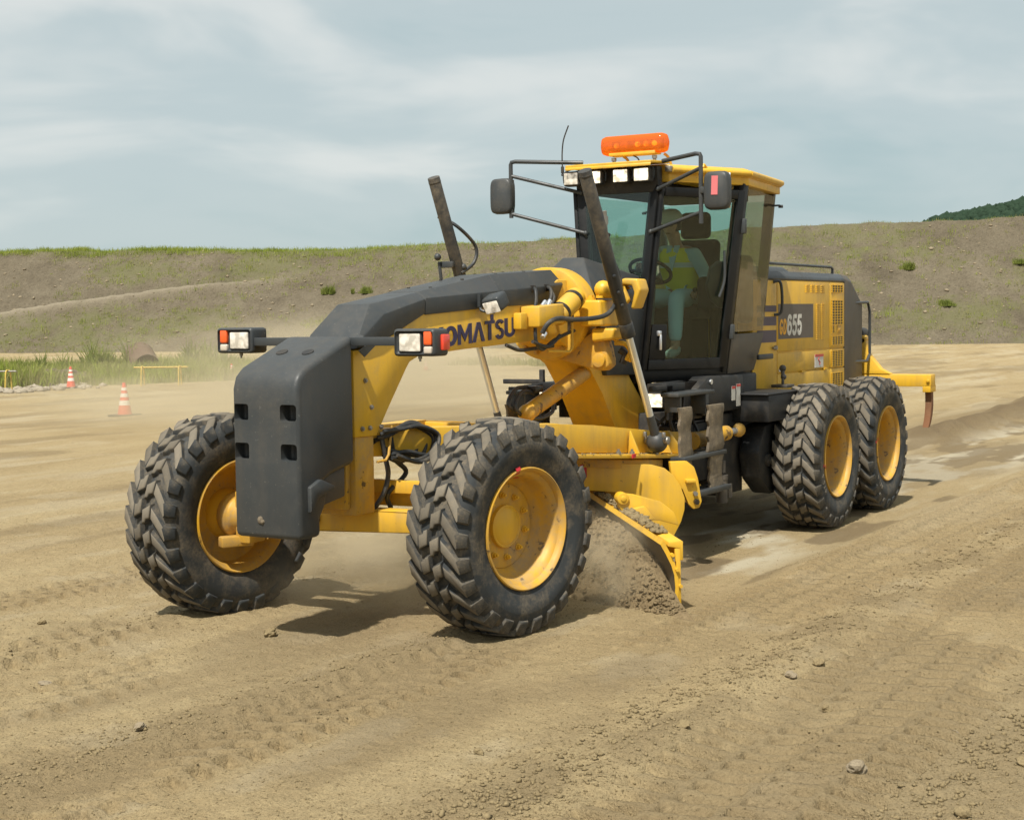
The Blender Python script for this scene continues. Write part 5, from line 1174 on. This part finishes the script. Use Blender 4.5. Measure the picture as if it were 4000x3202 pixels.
m.loft(rg, False)
for i in range(3): a = 2*math.pi*i/3; m.cyl(sw_c-swn*.03, sw_c+(a_*math.cos(a)+b_*math.sin(a))*.18, .012, n=8)
m.cyl(sw_c-swn*.10, sw_c+swn*.0, .045, n=14); B('steering_wheel', m, M['seat'])
m = MB(); m.box((1.8, 0, 3.05), (1.9, .8, .06)); m.box((.79, 0, 1.72), (.05, .9, .42)); B('cab_lining', m, M['seat'], bevel=.01)
m = MB(); m.tube([(2.84, -.22, 2.0), (2.80, -.18, 2.15), (2.77, -.12, 2.6)], .008, 6); m.cyl((2.79, -.20, 2.05), (2.77, -.10, 2.62), .006, n=6); B('wiper', m, DK)

# ---- engine hood
XR, XF = -1.60, 1.02
m = MB(); m.xz([(XF, 1.06), (XF, 2.30), (XR, 2.30), (XR, 1.06)], -.488, .488); B('engine_house', m, Y, bevel=.006)
m = MB(); m.loft([[(XF+.02, -.50, 2.29), (XF+.02, .50, 2.29), (XF+.02, .50, 2.33), (XF+.02, .44, 2.385), (XF+.02, -.44, 2.385), (XF+.02, -.50, 2.33)], [(-1.62, -.50, 2.29), (-1.62, .50, 2.29), (-1.62, .50, 2.33), (-1.62, .44, 2.385), (-1.62, -.44, 2.385), (-1.62, -.50, 2.33)]], True); B('hood_top', m, K, bevel=.02, segs=3, smooth=45)
m = MB(); m.loft([[(XR-.005, -.50, 1.0), (XR-.005, .50, 1.0), (XR-.005, .50, 2.33), (XR-.005, .44, 2.383), (XR-.005, -.44, 2.383), (XR-.005, -.50, 2.33)], [(-1.86, -.49, 1.0), (-1.86, .49, 1.0), (-1.86, .49, 2.30), (-1.86, .43, 2.37), (-1.86, -.43, 2.37), (-1.86, -.49, 2.30)], [(-2.45, -.42, 1.02), (-2.45, .42, 1.02), (-2.45, .42, 2.05), (-2.45, .38, 2.13), (-2.45, -.38, 2.13), (-2.45, -.42, 2.05)]], True); B('radiator_housing', m, M['brown_panel'], bevel=.015)
def hp(name, x0, x1, z0, z1, mat=Y, y=.488, th=.012, bevel=.006):
    m = MB(); m.xz([(x0, z0), (x0, z1), (x1, z1), (x1, z0)], y, y+th); return B(name, m, mat, bevel=bevel)
hp('hood_door', .375, -1.12, 1.605, 2.285); hp('hood_door', .375, -1.12, 1.395, 1.588); hp('hood_door', .375, -1.12, 1.07, 1.383)
hp('hood_panel', 1.01, .39, 1.09, 2.285); hp('hood_panel', -1.13, -1.595, 1.605, 2.285); hp('hood_panel', -1.13, -1.595, 1.395, 1.588); hp('hood_panel', -1.13, -1.595, 1.07, 1.383)
dcl = hp('name_decal', .355, -.62, 1.725, 2.065, M['decal_grey'], .5005, .002, 0)
for z0_, z1_ in ((1.99, 2.05), (1.86, 1.945), (1.70, 1.815)): hp('stripe_decal', .90, .41, z0_, z1_, M['decal_purple'], .5005, .002, 0)
def stroke(mb, path, w, f):
    for i in range(len(path)-1):
        (x0, y0), (x1, y1) = path[i], path[i+1]; dx, dy = x1-x0, y1-y0; l = math.hypot(dx, dy)
        if l < 1e-5: continue
        nx, ny = -dy/l*w/2, dx/l*w/2; k = .25*w/l; dx *= k; dy *= k
        mb.prism([f(x0+nx-dx, y0+ny-dy, i), f(x1+nx+dx, y1+ny+dy, i), f(x1-nx+dx, y1-ny+dy, i), f(x0-nx-dx, y0-ny-dy, i)], (0, .0015, 0))
def arcp(cx, cy, rx, ry, a0, a1, n=12): return [(cx+rx*math.cos(R(a0+(a1-a0)*i/n)), cy+ry*math.sin(R(a0+(a1-a0)*i/n))) for i in range(n+1)]
GL = {'G': arcp(.30, .5, .22, .40, 40, 320, 16)+[(.47, .42), (.32, .42)], 'D': [(.10, .10), (.10, .90), (.24, .90)]+arcp(.24, .5, .26, .40, 90, -90, 14)+[(.10, .10)],
      '6': arcp(.32, .64, .22, .26, 35, 150, 8)+[(.10, .40)]+arcp(.32, .34, .22, .24, 175, -180, 18), '5': [(.50, .90), (.16, .90), (.12, .55)]+arcp(.29, .34, .23, .25, 125, -150, 16)}
def side_text(body, x, z, h, mat, name, w):
    for ch in body:
        m = MB(); stroke(m, GL[ch], .19, lambda px, py, i: (x-px*h*w-py*h*.10, .5028+(i % 5)*.00025, z+py*h)); m.build(name, mat, dcl, smooth=0); x -= h*w*.69
side_text('GD', .335, 1.765, .155, M['orange_print'], 'model_letter', .95)
side_text('655', .135, 1.755, .21, M['white_print'], 'model_digit', .98)
def vent(x0, x1, z0, z1, nc, nr):
    m = MB(); m.box(((x0+x1)/2, .503, (z0+z1)/2), (x0-x1, .004, z1-z0)); v = B('vent', m, M['grease'])
    m = MB(); wx = (x0-x1)/nc; wz = (z1-z0)/nr
    for i in range(nc+1): m.box((x1+wx*i, .507, (z0+z1)/2), (.009, .008, z1-z0))
    for j in range(nr+1): m.box(((x0+x1)/2, .5065, z0+wz*j), (x0-x1+.018, .0075, wz*.30))
    m.build('grille', Y, v)
for (z0_, z1_, nr) in ((2.185, 2.26, 3), (1.845, 2.10, 9), (1.635, 1.72, 4), (1.405, 1.57, 9), (1.20, 1.335, 6)): vent(-1.18, -1.52, z0_, z1_, 4, nr)
vent(-1.18, -1.26, 1.76, 1.835, 1, 5)
def louvres(x0, nx, z0, z1, nz):
    m = MB()
    for i in range(nx):
        for j in range(nz): m.prism([(x0-i*.15-.055, .499, z0+(z1-z0)*j/nz), (x0-i*.15+.055, .499, z0+(z1-z0)*j/nz), (x0-i*.15+.05, .512, z0+(z1-z0)*j/nz+.004), (x0-i*.15-.05, .512, z0+(z1-z0)*j/nz+.004)], (0, 0, .011))
    B('louvre', m, Y)
louvres(-.45, 4, 2.18, 2.26, 4); louvres(-.76, 2, 1.70, 2.07, 18)
m = MB(); m.box((-1.42, .503, 1.79), (.13, .006, .085)); m.box((-1.42, .508, 1.79), (.05, .008, .03)); B('hood_latch', m, M['yellow_dirty'], bevel=.003)
m = MB(); m.box((-.79, .503, 1.48), (.25, .004, .135)); ws = B('warning_sticker', m, M['white_print'])
m = MB(); m.box((-.79, .506, 1.535), (.25, .004, .027)); m.build('sticker_band', M['red_print'], ws)
m = MB(); m.tube([(-.79, .506, 1.51), (-.76, .506, 1.49), (-.81, .506, 1.465), (-.79, .506, 1.44)], .006, 6); m.build('sticker_symbol', M['red_print'], ws)
m = MB(); m.box((.28, .503, 1.425), (.13, .004, .03)); B('warning_sticker', m, M['white_print'])
for x, z in ((-.30, 1.39), (-.98, 1.39)): m = MB(); m.box((x, .506, z), (.09, .02, .018)); B('hinge', m, Y)
m = MB(); m.cyl((.45, .50, 1.645), (.45, .525, 1.645), .022, n=10); m.box((.48, .512, 1.645), (.09, .02, .02)); B('hood_latch', m, M['steel'])
m = MB(); m.tube([(.48, .50, 2.275), (.44, .56, 2.26), (.42, .56, 2.0), (.46, .50, 1.96)], .014, 8); B('grab_handle', m, K)
m = MB(); m.tube([(.52, .40, 2.38), (.46, .40, 2.46), (-1.45, .40, 2.455), (-1.50, .40, 2.44), (-1.50, .40, 2.37)], .014, 8, smooth=False); B('hood_rail', m, K)
m = MB(); m.hexa([(.9, -.25, 2.38), (-.55, -.25, 2.38), (-.55, .30, 2.38), (.9, .30, 2.38)], [(.9, -.22, 2.44), (-.40, -.22, 2.44), (-.40, .26, 2.44), (.9, .26, 2.44)]); B('air_intake', m, K, bevel=.015)
m = MB(); m.cyl((.55, .62, 1.275), (.55, .62, 1.36), .015, n=8); m.box((.55, .62, 1.285), (.20, .16, .03)); m.ball((.53, .62, 1.37), .03, 10); m.cyl((.55, .62, 1.36), (.50, .60, 1.43), .02, n=8); m.ball((.50, .60, 1.45), .035, 10); B('chain_catch', m, M['brown_panel'], bevel=.004)
for y_ in (.45, .30):
    m = MB(); m.tube([(-1.80, y_, 2.07), (-2.55-.1*(y_ < .4), y_, 2.08), (-2.62-.1*(y_ < .4), y_, 1.98), (-2.62-.1*(y_ < .4), y_, 1.50), (-2.52, y_, 1.42), (-1.80, y_, 1.43)], .016, 8, smooth=False); B('guard_rail', m, K)
m = MB(); m.box((-2.85, .10, 1.86), (.03, .10, .48)); m.box((-2.85, .24, 1.86), (.03, .02, .48)); m.box((-2.85, .17, 2.09), (.03, .16, .03)); B('rear_bracket', m, M['brown_panel'])
m = MB(); m.cyl((-2.62, .30, 1.72), (-2.85, .30, 1.72), .075, n=20); B('rear_cylinder', m, DK, bevel=.01)
# ripper
for sy in (1, -1):
    m = MB(); m.prism([(-2.60, sy*.30, 1.27), (-2.60, sy*.30, 1.68), (-2.60, sy*.40, 1.68), (-2.60, sy*.44, 1.50), (-2.60, sy*.58, 1.33), (-2.60, sy*.70, 1.27)], (-.12, 0, 0)); m.cyl((-2.60, sy*.36, 1.66), (-2.74, sy*.36, 1.66), .05, n=16); B('ripper_linkage', m, Y, bevel=.01)
m = MB(); m.box((-2.70, 0, 1.20), (.18, 2.30, .135)); B('ripper_beam', m, Y, bevel=.008)
for y_ in (1.10, 0.0, -1.10):
    m = MB(); m.box((-2.72, y_, 1.11), (.22, .09, .08)); m.cyl((-2.60, y_+.02, 1.20), (-2.585, y_+.02, 1.20), .02, n=10); B('ripper_socket', m, Y, bevel=.006)
    m = MB(); m.loft([[(x-.045, y_-.035, z), (x+.045*w_, y_-.035, z), (x+.045*w_, y_+.035, z), (x-.045, y_+.035, z)] for x, z, w_ in ((-2.72, 1.12, 1), (-2.73, .92, 1), (-2.70, .82, .9), (-2.64, .73, .6), (-2.58, .68, .2))], True); B('ripper_tooth', m, M['rust'], bevel=.006)

# ================================================================== SOIL IN FRONT OF THE BLADE
ee = np.linspace(.1, 2.95, 230); kk = np.linspace(0, 1, 90); EE, KK = np.meshgrid(ee, kk)
Hh = np.interp(EE, [.1, .8, 1.3, 1.8, 2.15, 2.45, 2.75, 2.95], [.52, .50, .46, .37, .24, .10, .02, -.03])
wd = .10+Hh*1.15; NN = -.055+KK*wd
PX = BC.x+be.x*EE+bn.x*NN; PY = BC.y+be.y*EE+bn.y*NN
prof_ = (1-KK**1.5)*(1+.25*np.sin(KK*3.1))
ZZ = ground_h(PX, PY, False)-.03+Hh*prof_+(.14*fbm(EE*3, NN*3.4, 4, 201)+.07*fbm(EE*10, NN*10, 4, 211))*np.clip(Hh*3.2, .12, 1)*(0.35+.65*np.sin(np.clip(KK, 0, 1)*math.pi))
ZZ = ZZ-.05*sst(.88, 1, KK)
pm = grid_mesh('soil_pile', PX, PY, ZZ, M['fresh_soil'])
tag(link('soil_pile', pm), 'tumbling heap of soil rolling in front of the grader blade', 'soil pile')
NP = 6000; pe = RNG.uniform(.3, 2.62, NP); pk = RNG.random(NP)**.7
ph = np.interp(pe, [.1, .8, 1.3, 1.8, 2.15, 2.45, 2.75, 2.95], [.52, .50, .46, .37, .24, .10, .02, 0]); pn = -.05+pk*(.10+ph*1.15)*1.06
qx = BC.x+be.x*pe+bn.x*pn; qy = BC.y+be.y*pe+bn.y*pn
qz = ground_h(qx, qy, False)-.03+ph*(1-pk**1.5)*(1+.25*np.sin(pk*3.1))+(.14*fbm(pe*3, pn*3.4, 4, 201)+.07*fbm(pe*10, pn*10, 4, 211))*np.clip(ph*3.2, .12, 1)*(0.35+.65*np.sin(np.clip(pk, 0, 1)*math.pi))
qs = .0025+.015*RNG.random(NP)**9
tag(link('blade_crumbs', rocks_mesh('blade_crumbs', np.stack([qx, qy, np.maximum(qz, .02)+qs*.4], 1), qs, M['fresh_soil'], .8, 31)), 'crumbs and lumps of soil over the heap at the blade', None, None, 'stuff')

# ================================================================== DRIVER
PER = empty('person', (1.42, 0, 1.56), 'driver in white helmet and yellow safety vest seated in the cab', 'person')
def skin(name, joints, edges, mat, sub=2, parent=PER):
    names = list(joints); me = bpy.data.meshes.new(name)
    me.from_pydata([tuple(Vector(joints[n][0])-Vector((1.42, 0, 1.56))) for n in names], [(names.index(a), names.index(b)) for a, b in edges], [])
    ob = link(name, me)
    md = ob.modifiers.new('s', 'SKIN'); md.use_smooth_shade = True
    for i, n in enumerate(names):
        r = joints[n][1]; ob.data.skin_vertices[0].data[i].radius = (r, r) if isinstance(r, float) else r
    ob.data.skin_vertices[0].data[0].use_root = True
    sb = ob.modifiers.new('d', 'SUBSURF'); sb.levels = sub; sb.render_levels = sub
    m2 = bpy.data.meshes.new_from_object(ob.evaluated_get(bpy.context.evaluated_depsgraph_get()))
    ob.modifiers.clear(); ob.data = m2; m2.name = name; m2.materials.clear(); m2.materials.append(mat); ob.parent = parent
    m2.polygons.foreach_set('use_smooth', [True]*len(m2.polygons)); return ob
J = dict(pel=((1.42, 0, 2.13), .13), ab=((1.47, 0, 2.27), .12), ch=((1.55, .01, 2.44), .135), nb=((1.63, .015, 2.575), .07), nk=((1.67, .02, 2.64), .052), hd=((1.74, .02, 2.75), .085),
         sl=((1.585, .185, 2.51), .062), el=((1.56, .285, 2.30), .046), wl=((1.68, .265, 2.20), .030), sr=((1.585, -.165, 2.53), .062), er=((1.80, -.27, 2.37), .046), wr=((1.985, -.185, 2.42), .030),
         hl=((1.46, .10, 2.11), .095), kl=((1.93, .15, 2.14), .068), al=((1.98, .16, 1.68), .042), tl=((2.10, .16, 1.63), .038), hr=((1.46, -.10, 2.11), .095), kr=((1.98, -.13, 2.14), .068), ar=((2.08, -.13, 1.68), .042), tr=((2.20, -.13, 1.64), .038))
body = skin('body', J, [('pel', 'ab'), ('ab', 'ch'), ('ch', 'nb'), ('nb', 'nk'), ('nk', 'hd'), ('ch', 'sl'), ('sl', 'el'), ('el', 'wl'), ('ch', 'sr'), ('sr', 'er'), ('er', 'wr'), ('pel', 'hl'), ('hl', 'kl'), ('kl', 'al'), ('al', 'tl'), ('pel', 'hr'), ('hr', 'kr'), ('kr', 'ar'), ('ar', 'tr')], M['skin'])
def J2(keys, add): return {k: (J[k][0], J[k][1]+add) for k in keys}
skin('shirt', {**J2(['pel', 'ab', 'ch', 'sl', 'el', 'sr', 'er'], .016), 'w1': ((1.64, .27, 2.235), .046), 'w2': ((1.925, -.21, 2.405), .046), 'nb': (J['nb'][0], .075)}, [('pel', 'ab'), ('ab', 'ch'), ('ch', 'nb'), ('ch', 'sl'), ('sl', 'el'), ('el', 'w1'), ('ch', 'sr'), ('sr', 'er'), ('er', 'w2')], M['shirt'])
skin('trousers', {**J2(['pel', 'hl', 'kl', 'hr', 'kr'], .014), 'a1': ((1.98, .16, 1.72), .062), 'a2': ((2.07, -.13, 1.72), .062)}, [('pel', 'hl'), ('hl', 'kl'), ('kl', 'a1'), ('pel', 'hr'), ('hr', 'kr'), ('kr', 'a2')], M['trousers'])
for k, t_ in (('al', 'tl'), ('ar', 'tr')):
    a = Vector(J[k][0]); t2 = Vector(J[t_][0]); skin('boot', {'a': (a+Vector((-.01, 0, .03)), .055), 'b': (a+Vector((-.01, 0, -.03)), .055), 'c': (t2, .046), 'd': (t2+Vector((.05, 0, -.005)), .036)}, [('a', 'b'), ('b', 'c'), ('c', 'd')], M['shoe'])
off = Vector((1.42, 0, 1.56))
def pm_(mb, name, mat, bevel=0, parent=PER, smooth=50):
    mb.v = [tuple(Vector(v)-off) for v in mb.v]; return mb.build(name, mat, parent, bevel, smooth)
# vest: shell round the torso, open at the neck
m = MB(); rg = []
for z, cx, rx, ry in ((2.06, 1.43, .165, .185), (2.20, 1.45, .150, .175), (2.32, 1.50, .155, .180), (2.44, 1.555, .160, .190), (2.52, 1.60, .130, .165), (2.575, 1.62, .095, .115)):
    rg.append([(cx+rx*math.cos(2*math.pi*j/28), ry*math.sin(2*math.pi*j/28)+.005, z) for j in range(28)])
m.loft(rg, False); vest = pm_(m, 'vest', M['vest'])
m = MB(); m.loft([[(1.538+.1605*math.cos(2*math.pi*j/28), .1885*math.sin(2*math.pi*j/28)+.005, 2.40) for j in range(28)], [(1.556+.164*math.cos(2*math.pi*j/28), .1945*math.sin(2*math.pi*j/28)+.005, 2.445) for j in range(28)]], False); pm_(m, 'vest_band', M['vest_band'], 0, vest)
m = MB(); m.prism([(1.70, -.035, 2.58), (1.70, .075, 2.58), (1.735, .02, 2.36)], (.012, 0, 0)); pm_(m, 'shirt_front', M['shirt'], 0, vest)
m = MB(); m.prism([(1.69, .03, 2.60), (1.69, .085, 2.60), (1.725, .075, 2.53), (1.72, .03, 2.545)], (.012, 0, 0)); m.prism([(1.69, -.045, 2.60), (1.69, .01, 2.60), (1.72, .01, 2.545), (1.725, -.035, 2.53)], (.012, 0, 0)); pm_(m, 'collar', M['shirt'], .003, vest)
# head
bm = bmesh.new(); bmesh.ops.create_uvsphere(bm, u_segments=28, v_segments=20, radius=1)
for v in bm.verts:
    x, y, z = v.co
    jaw = 1-.22*max(0, -z); X = x*.098*(1 if x < 0 else jaw); Yc = y*.076*jaw; Zc = z*.125
    if x > 0: X += .028*math.exp(-(y/.16)**2-((z+.10)/.17)**2) - .010*math.exp(-((abs(y)-.38)/.16)**2-((z-.12)/.12)**2) + .008*math.exp(-(y/.3)**2-((z+.48)/.10)**2) + .010*math.exp(-(y/.25)**2-((z+.85)/.2)**2)
    v.co = (X, Yc, Zc)
me = bpy.data.meshes.new('head'); bm.to_mesh(me); bm.free(); me.materials.append(M['skin']); me.polygons.foreach_set('use_smooth', [True]*len(me.polygons))
hd = link('head', me, PER, Vector((1.755, .02, 2.78))-off, (R(0), R(10), R(8)))
def hc_(mb, name, mat, bevel=0): return mb.build(name, mat, hd, bevel, 50)
m = MB()
for sy in (1, -1): m.ball((.0, sy*.078, -.01), .022, 10, (.7, .35, 1.2))
hc_(m, 'ear', M['skin'])
for sy in (1, -1):
    m = MB(); m.ball((.082, sy*.030, .014), .012, 10, (.6, 1, .7)); m.ball((.0885, sy*.030, .014), .005, 8, (.5, 1, 1), 1); m.build('eye', [M['white_print'], M['hair']], hd, 0, 50)
m = MB(); m.box((.093, 0, -.062), (.012, .042, .008)); hc_(m, 'mouth', M['rust'], .003)
m = MB(); m.lathe([(-.05, .088), (.0, .092), (.02, .090)], (-.022, 0, .0), (0, 0, 1), 24); hc_(m, 'hair', M['hair'])
m = MB()
for sy in (1, -1): m.tube([(.098, sy*.008, .014), (.098, sy*.028, .030), (.094, sy*.052, .016), (.097, sy*.030, -.002), (.098, sy*.008, .012), (.092, sy*.05, .018), (.02, sy*.079, .014)], .0025, 6)
hc_(m, 'glasses', M['hair'])
m = MB(); m.lathe([(.03, .112), (.05, .112), (.09, .104), (.12, .085), (.14, .055), (.148, .001)], (-.006, 0, .0), (0, 0, 1), 28); m.loft([[(-.006+(.118+.045*max(0, math.cos(a)))*math.cos(a), .112*math.sin(a), z) for a in [2*math.pi*j/28 for j in range(28)]] for z in (.028, .036)], True); hc_(m, 'helmet', M['helmet'])
# hands: palm and five curled fingers each
def hand(wr, d, grip, side):
    d = Vector(d).normalized(); up = Vector(grip).normalized(); sd = d.cross(up)*side; o = Vector(wr)
    jt = {'w': (o, .026), 'p': (o+d*.045, (.034, .018)), 'k': (o+d*.08, (.034, .016))}
    skin('palm', jt, [('w', 'p'), ('p', 'k')], M['skin'], 1)
    for i, (off_, ln) in enumerate(((-.028, .060), (-.010, .070), (.009, .066), (.026, .052))):
        b0 = o+d*.075+sd*off_; b1 = b0+d*ln*.5-up*.004; b2 = b1+d*ln*.25-up*ln*.35; b3 = b2-up*ln*.35-d*.006
        skin('finger', {'a': (b0, .0095), 'b': (b1, .009), 'c': (b2, .0085), 'd': (b3, .007)}, [('a', 'b'), ('b', 'c'), ('c', 'd')], M['skin'], 1)
    b0 = o+d*.03-sd*.026; b1 = b0+d*.03-sd*.02-up*.012; b2 = b1+d*.03+sd*.004-up*.018
    skin('thumb', {'a': (b0, .011), 'b': (b1, .0105), 'c': (b2, .008)}, [('a', 'b'), ('b', 'c')], M['skin'], 1)
hand(J['wr'][0], (.75, .45, .12), (-.2, .2, .95), 1); hand(J['wl'][0], (.85, -.1, -.25), (.2, 0, .95), 1)
m = MB(); m.cyl((1.79, .262, 2.10), (1.775, .262, 2.19), .010, n=8); m.ball((1.775, .262, 2.195), .022, 10); B('control_lever', m, M['seat'])

# ================================================================== DUST
def dust(name, c, r, dens, seed, label):
    m = MB(); m.ball((0, 0, 0), 1.0, 20); me = m.mesh(name, [], 0, 0) if False else None
    mt = bpy.data.materials.new('dust_'+str(seed)); mt.use_nodes = True; t = mt.node_tree; t.nodes.clear()
    out = N(t, 'ShaderNodeOutputMaterial'); pv = N(t, 'ShaderNodeVolumePrincipled'); pv.inputs['Color'].default_value = (0.86, 0.76, 0.56, 1); pv.inputs['Anisotropy'].default_value = 0.2
    tcn = N(t, 'ShaderNodeTexCoord'); ln = N(t, 'ShaderNodeVectorMath', operation='LENGTH'); t.links.new(tcn.outputs['Object'], ln.inputs[0])
    fo = N(t, 'ShaderNodeMapRange'); fo.interpolation_type = 'SMOOTHSTEP'; fo.inputs['From Min'].default_value = 1.0; fo.inputs['From Max'].default_value = 0.15; t.links.new(ln.outputs['Value'], fo.inputs['Value'])
    nz = N(t, 'ShaderNodeTexNoise'); nz.inputs['Scale'].default_value = 2.2; nz.inputs['Detail'].default_value = 4; nz.noise_dimensions = '4D'; nz.inputs['W'].default_value = seed; t.links.new(tcn.outputs['Object'], nz.inputs['Vector'])
    nr = N(t, 'ShaderNodeMapRange'); nr.inputs['From Min'].default_value = 0.34; nr.inputs['From Max'].default_value = 0.70; t.links.new(nz.outputs['Fac'], nr.inputs['Value'])
    mu = N(t, 'ShaderNodeMath', operation='MULTIPLY'); t.links.new(fo.outputs[0], mu.inputs[0]); t.links.new(nr.outputs[0], mu.inputs[1])
    m2 = N(t, 'ShaderNodeMath', operation='MULTIPLY'); t.links.new(mu.outputs[0], m2.inputs[0]); m2.inputs[1].default_value = dens; t.links.new(m2.outputs[0], pv.inputs['Density'])
    t.links.new(pv.outputs[0], out.inputs['Volume'])
    m = MB(); m.ball((0, 0, 0), 1.0, 24); o = m.build(name, [mt], None, 0, 0); COL.objects.get(o.name); o.location = c; o.scale = r
    tag(o, label, None, None, 'stuff'); return o
dust('dust_cloud', (-9.0, -12.5, 0.7), (7.0, 5.5, 1.6), 0.85, 3, 'thin tan dust drifting behind the front right tyre')
dust('dust_puff', (5.05, .95, .22), (.95, .75, .50), 4.2, 7, 'tan dust puffing up at the blade behind the front left tyre')
dust('low_dust', (5.2, -.5, .15), (1.8, 1.5, .55), 1.6, 9, 'tan dust hanging low between the front tyres')
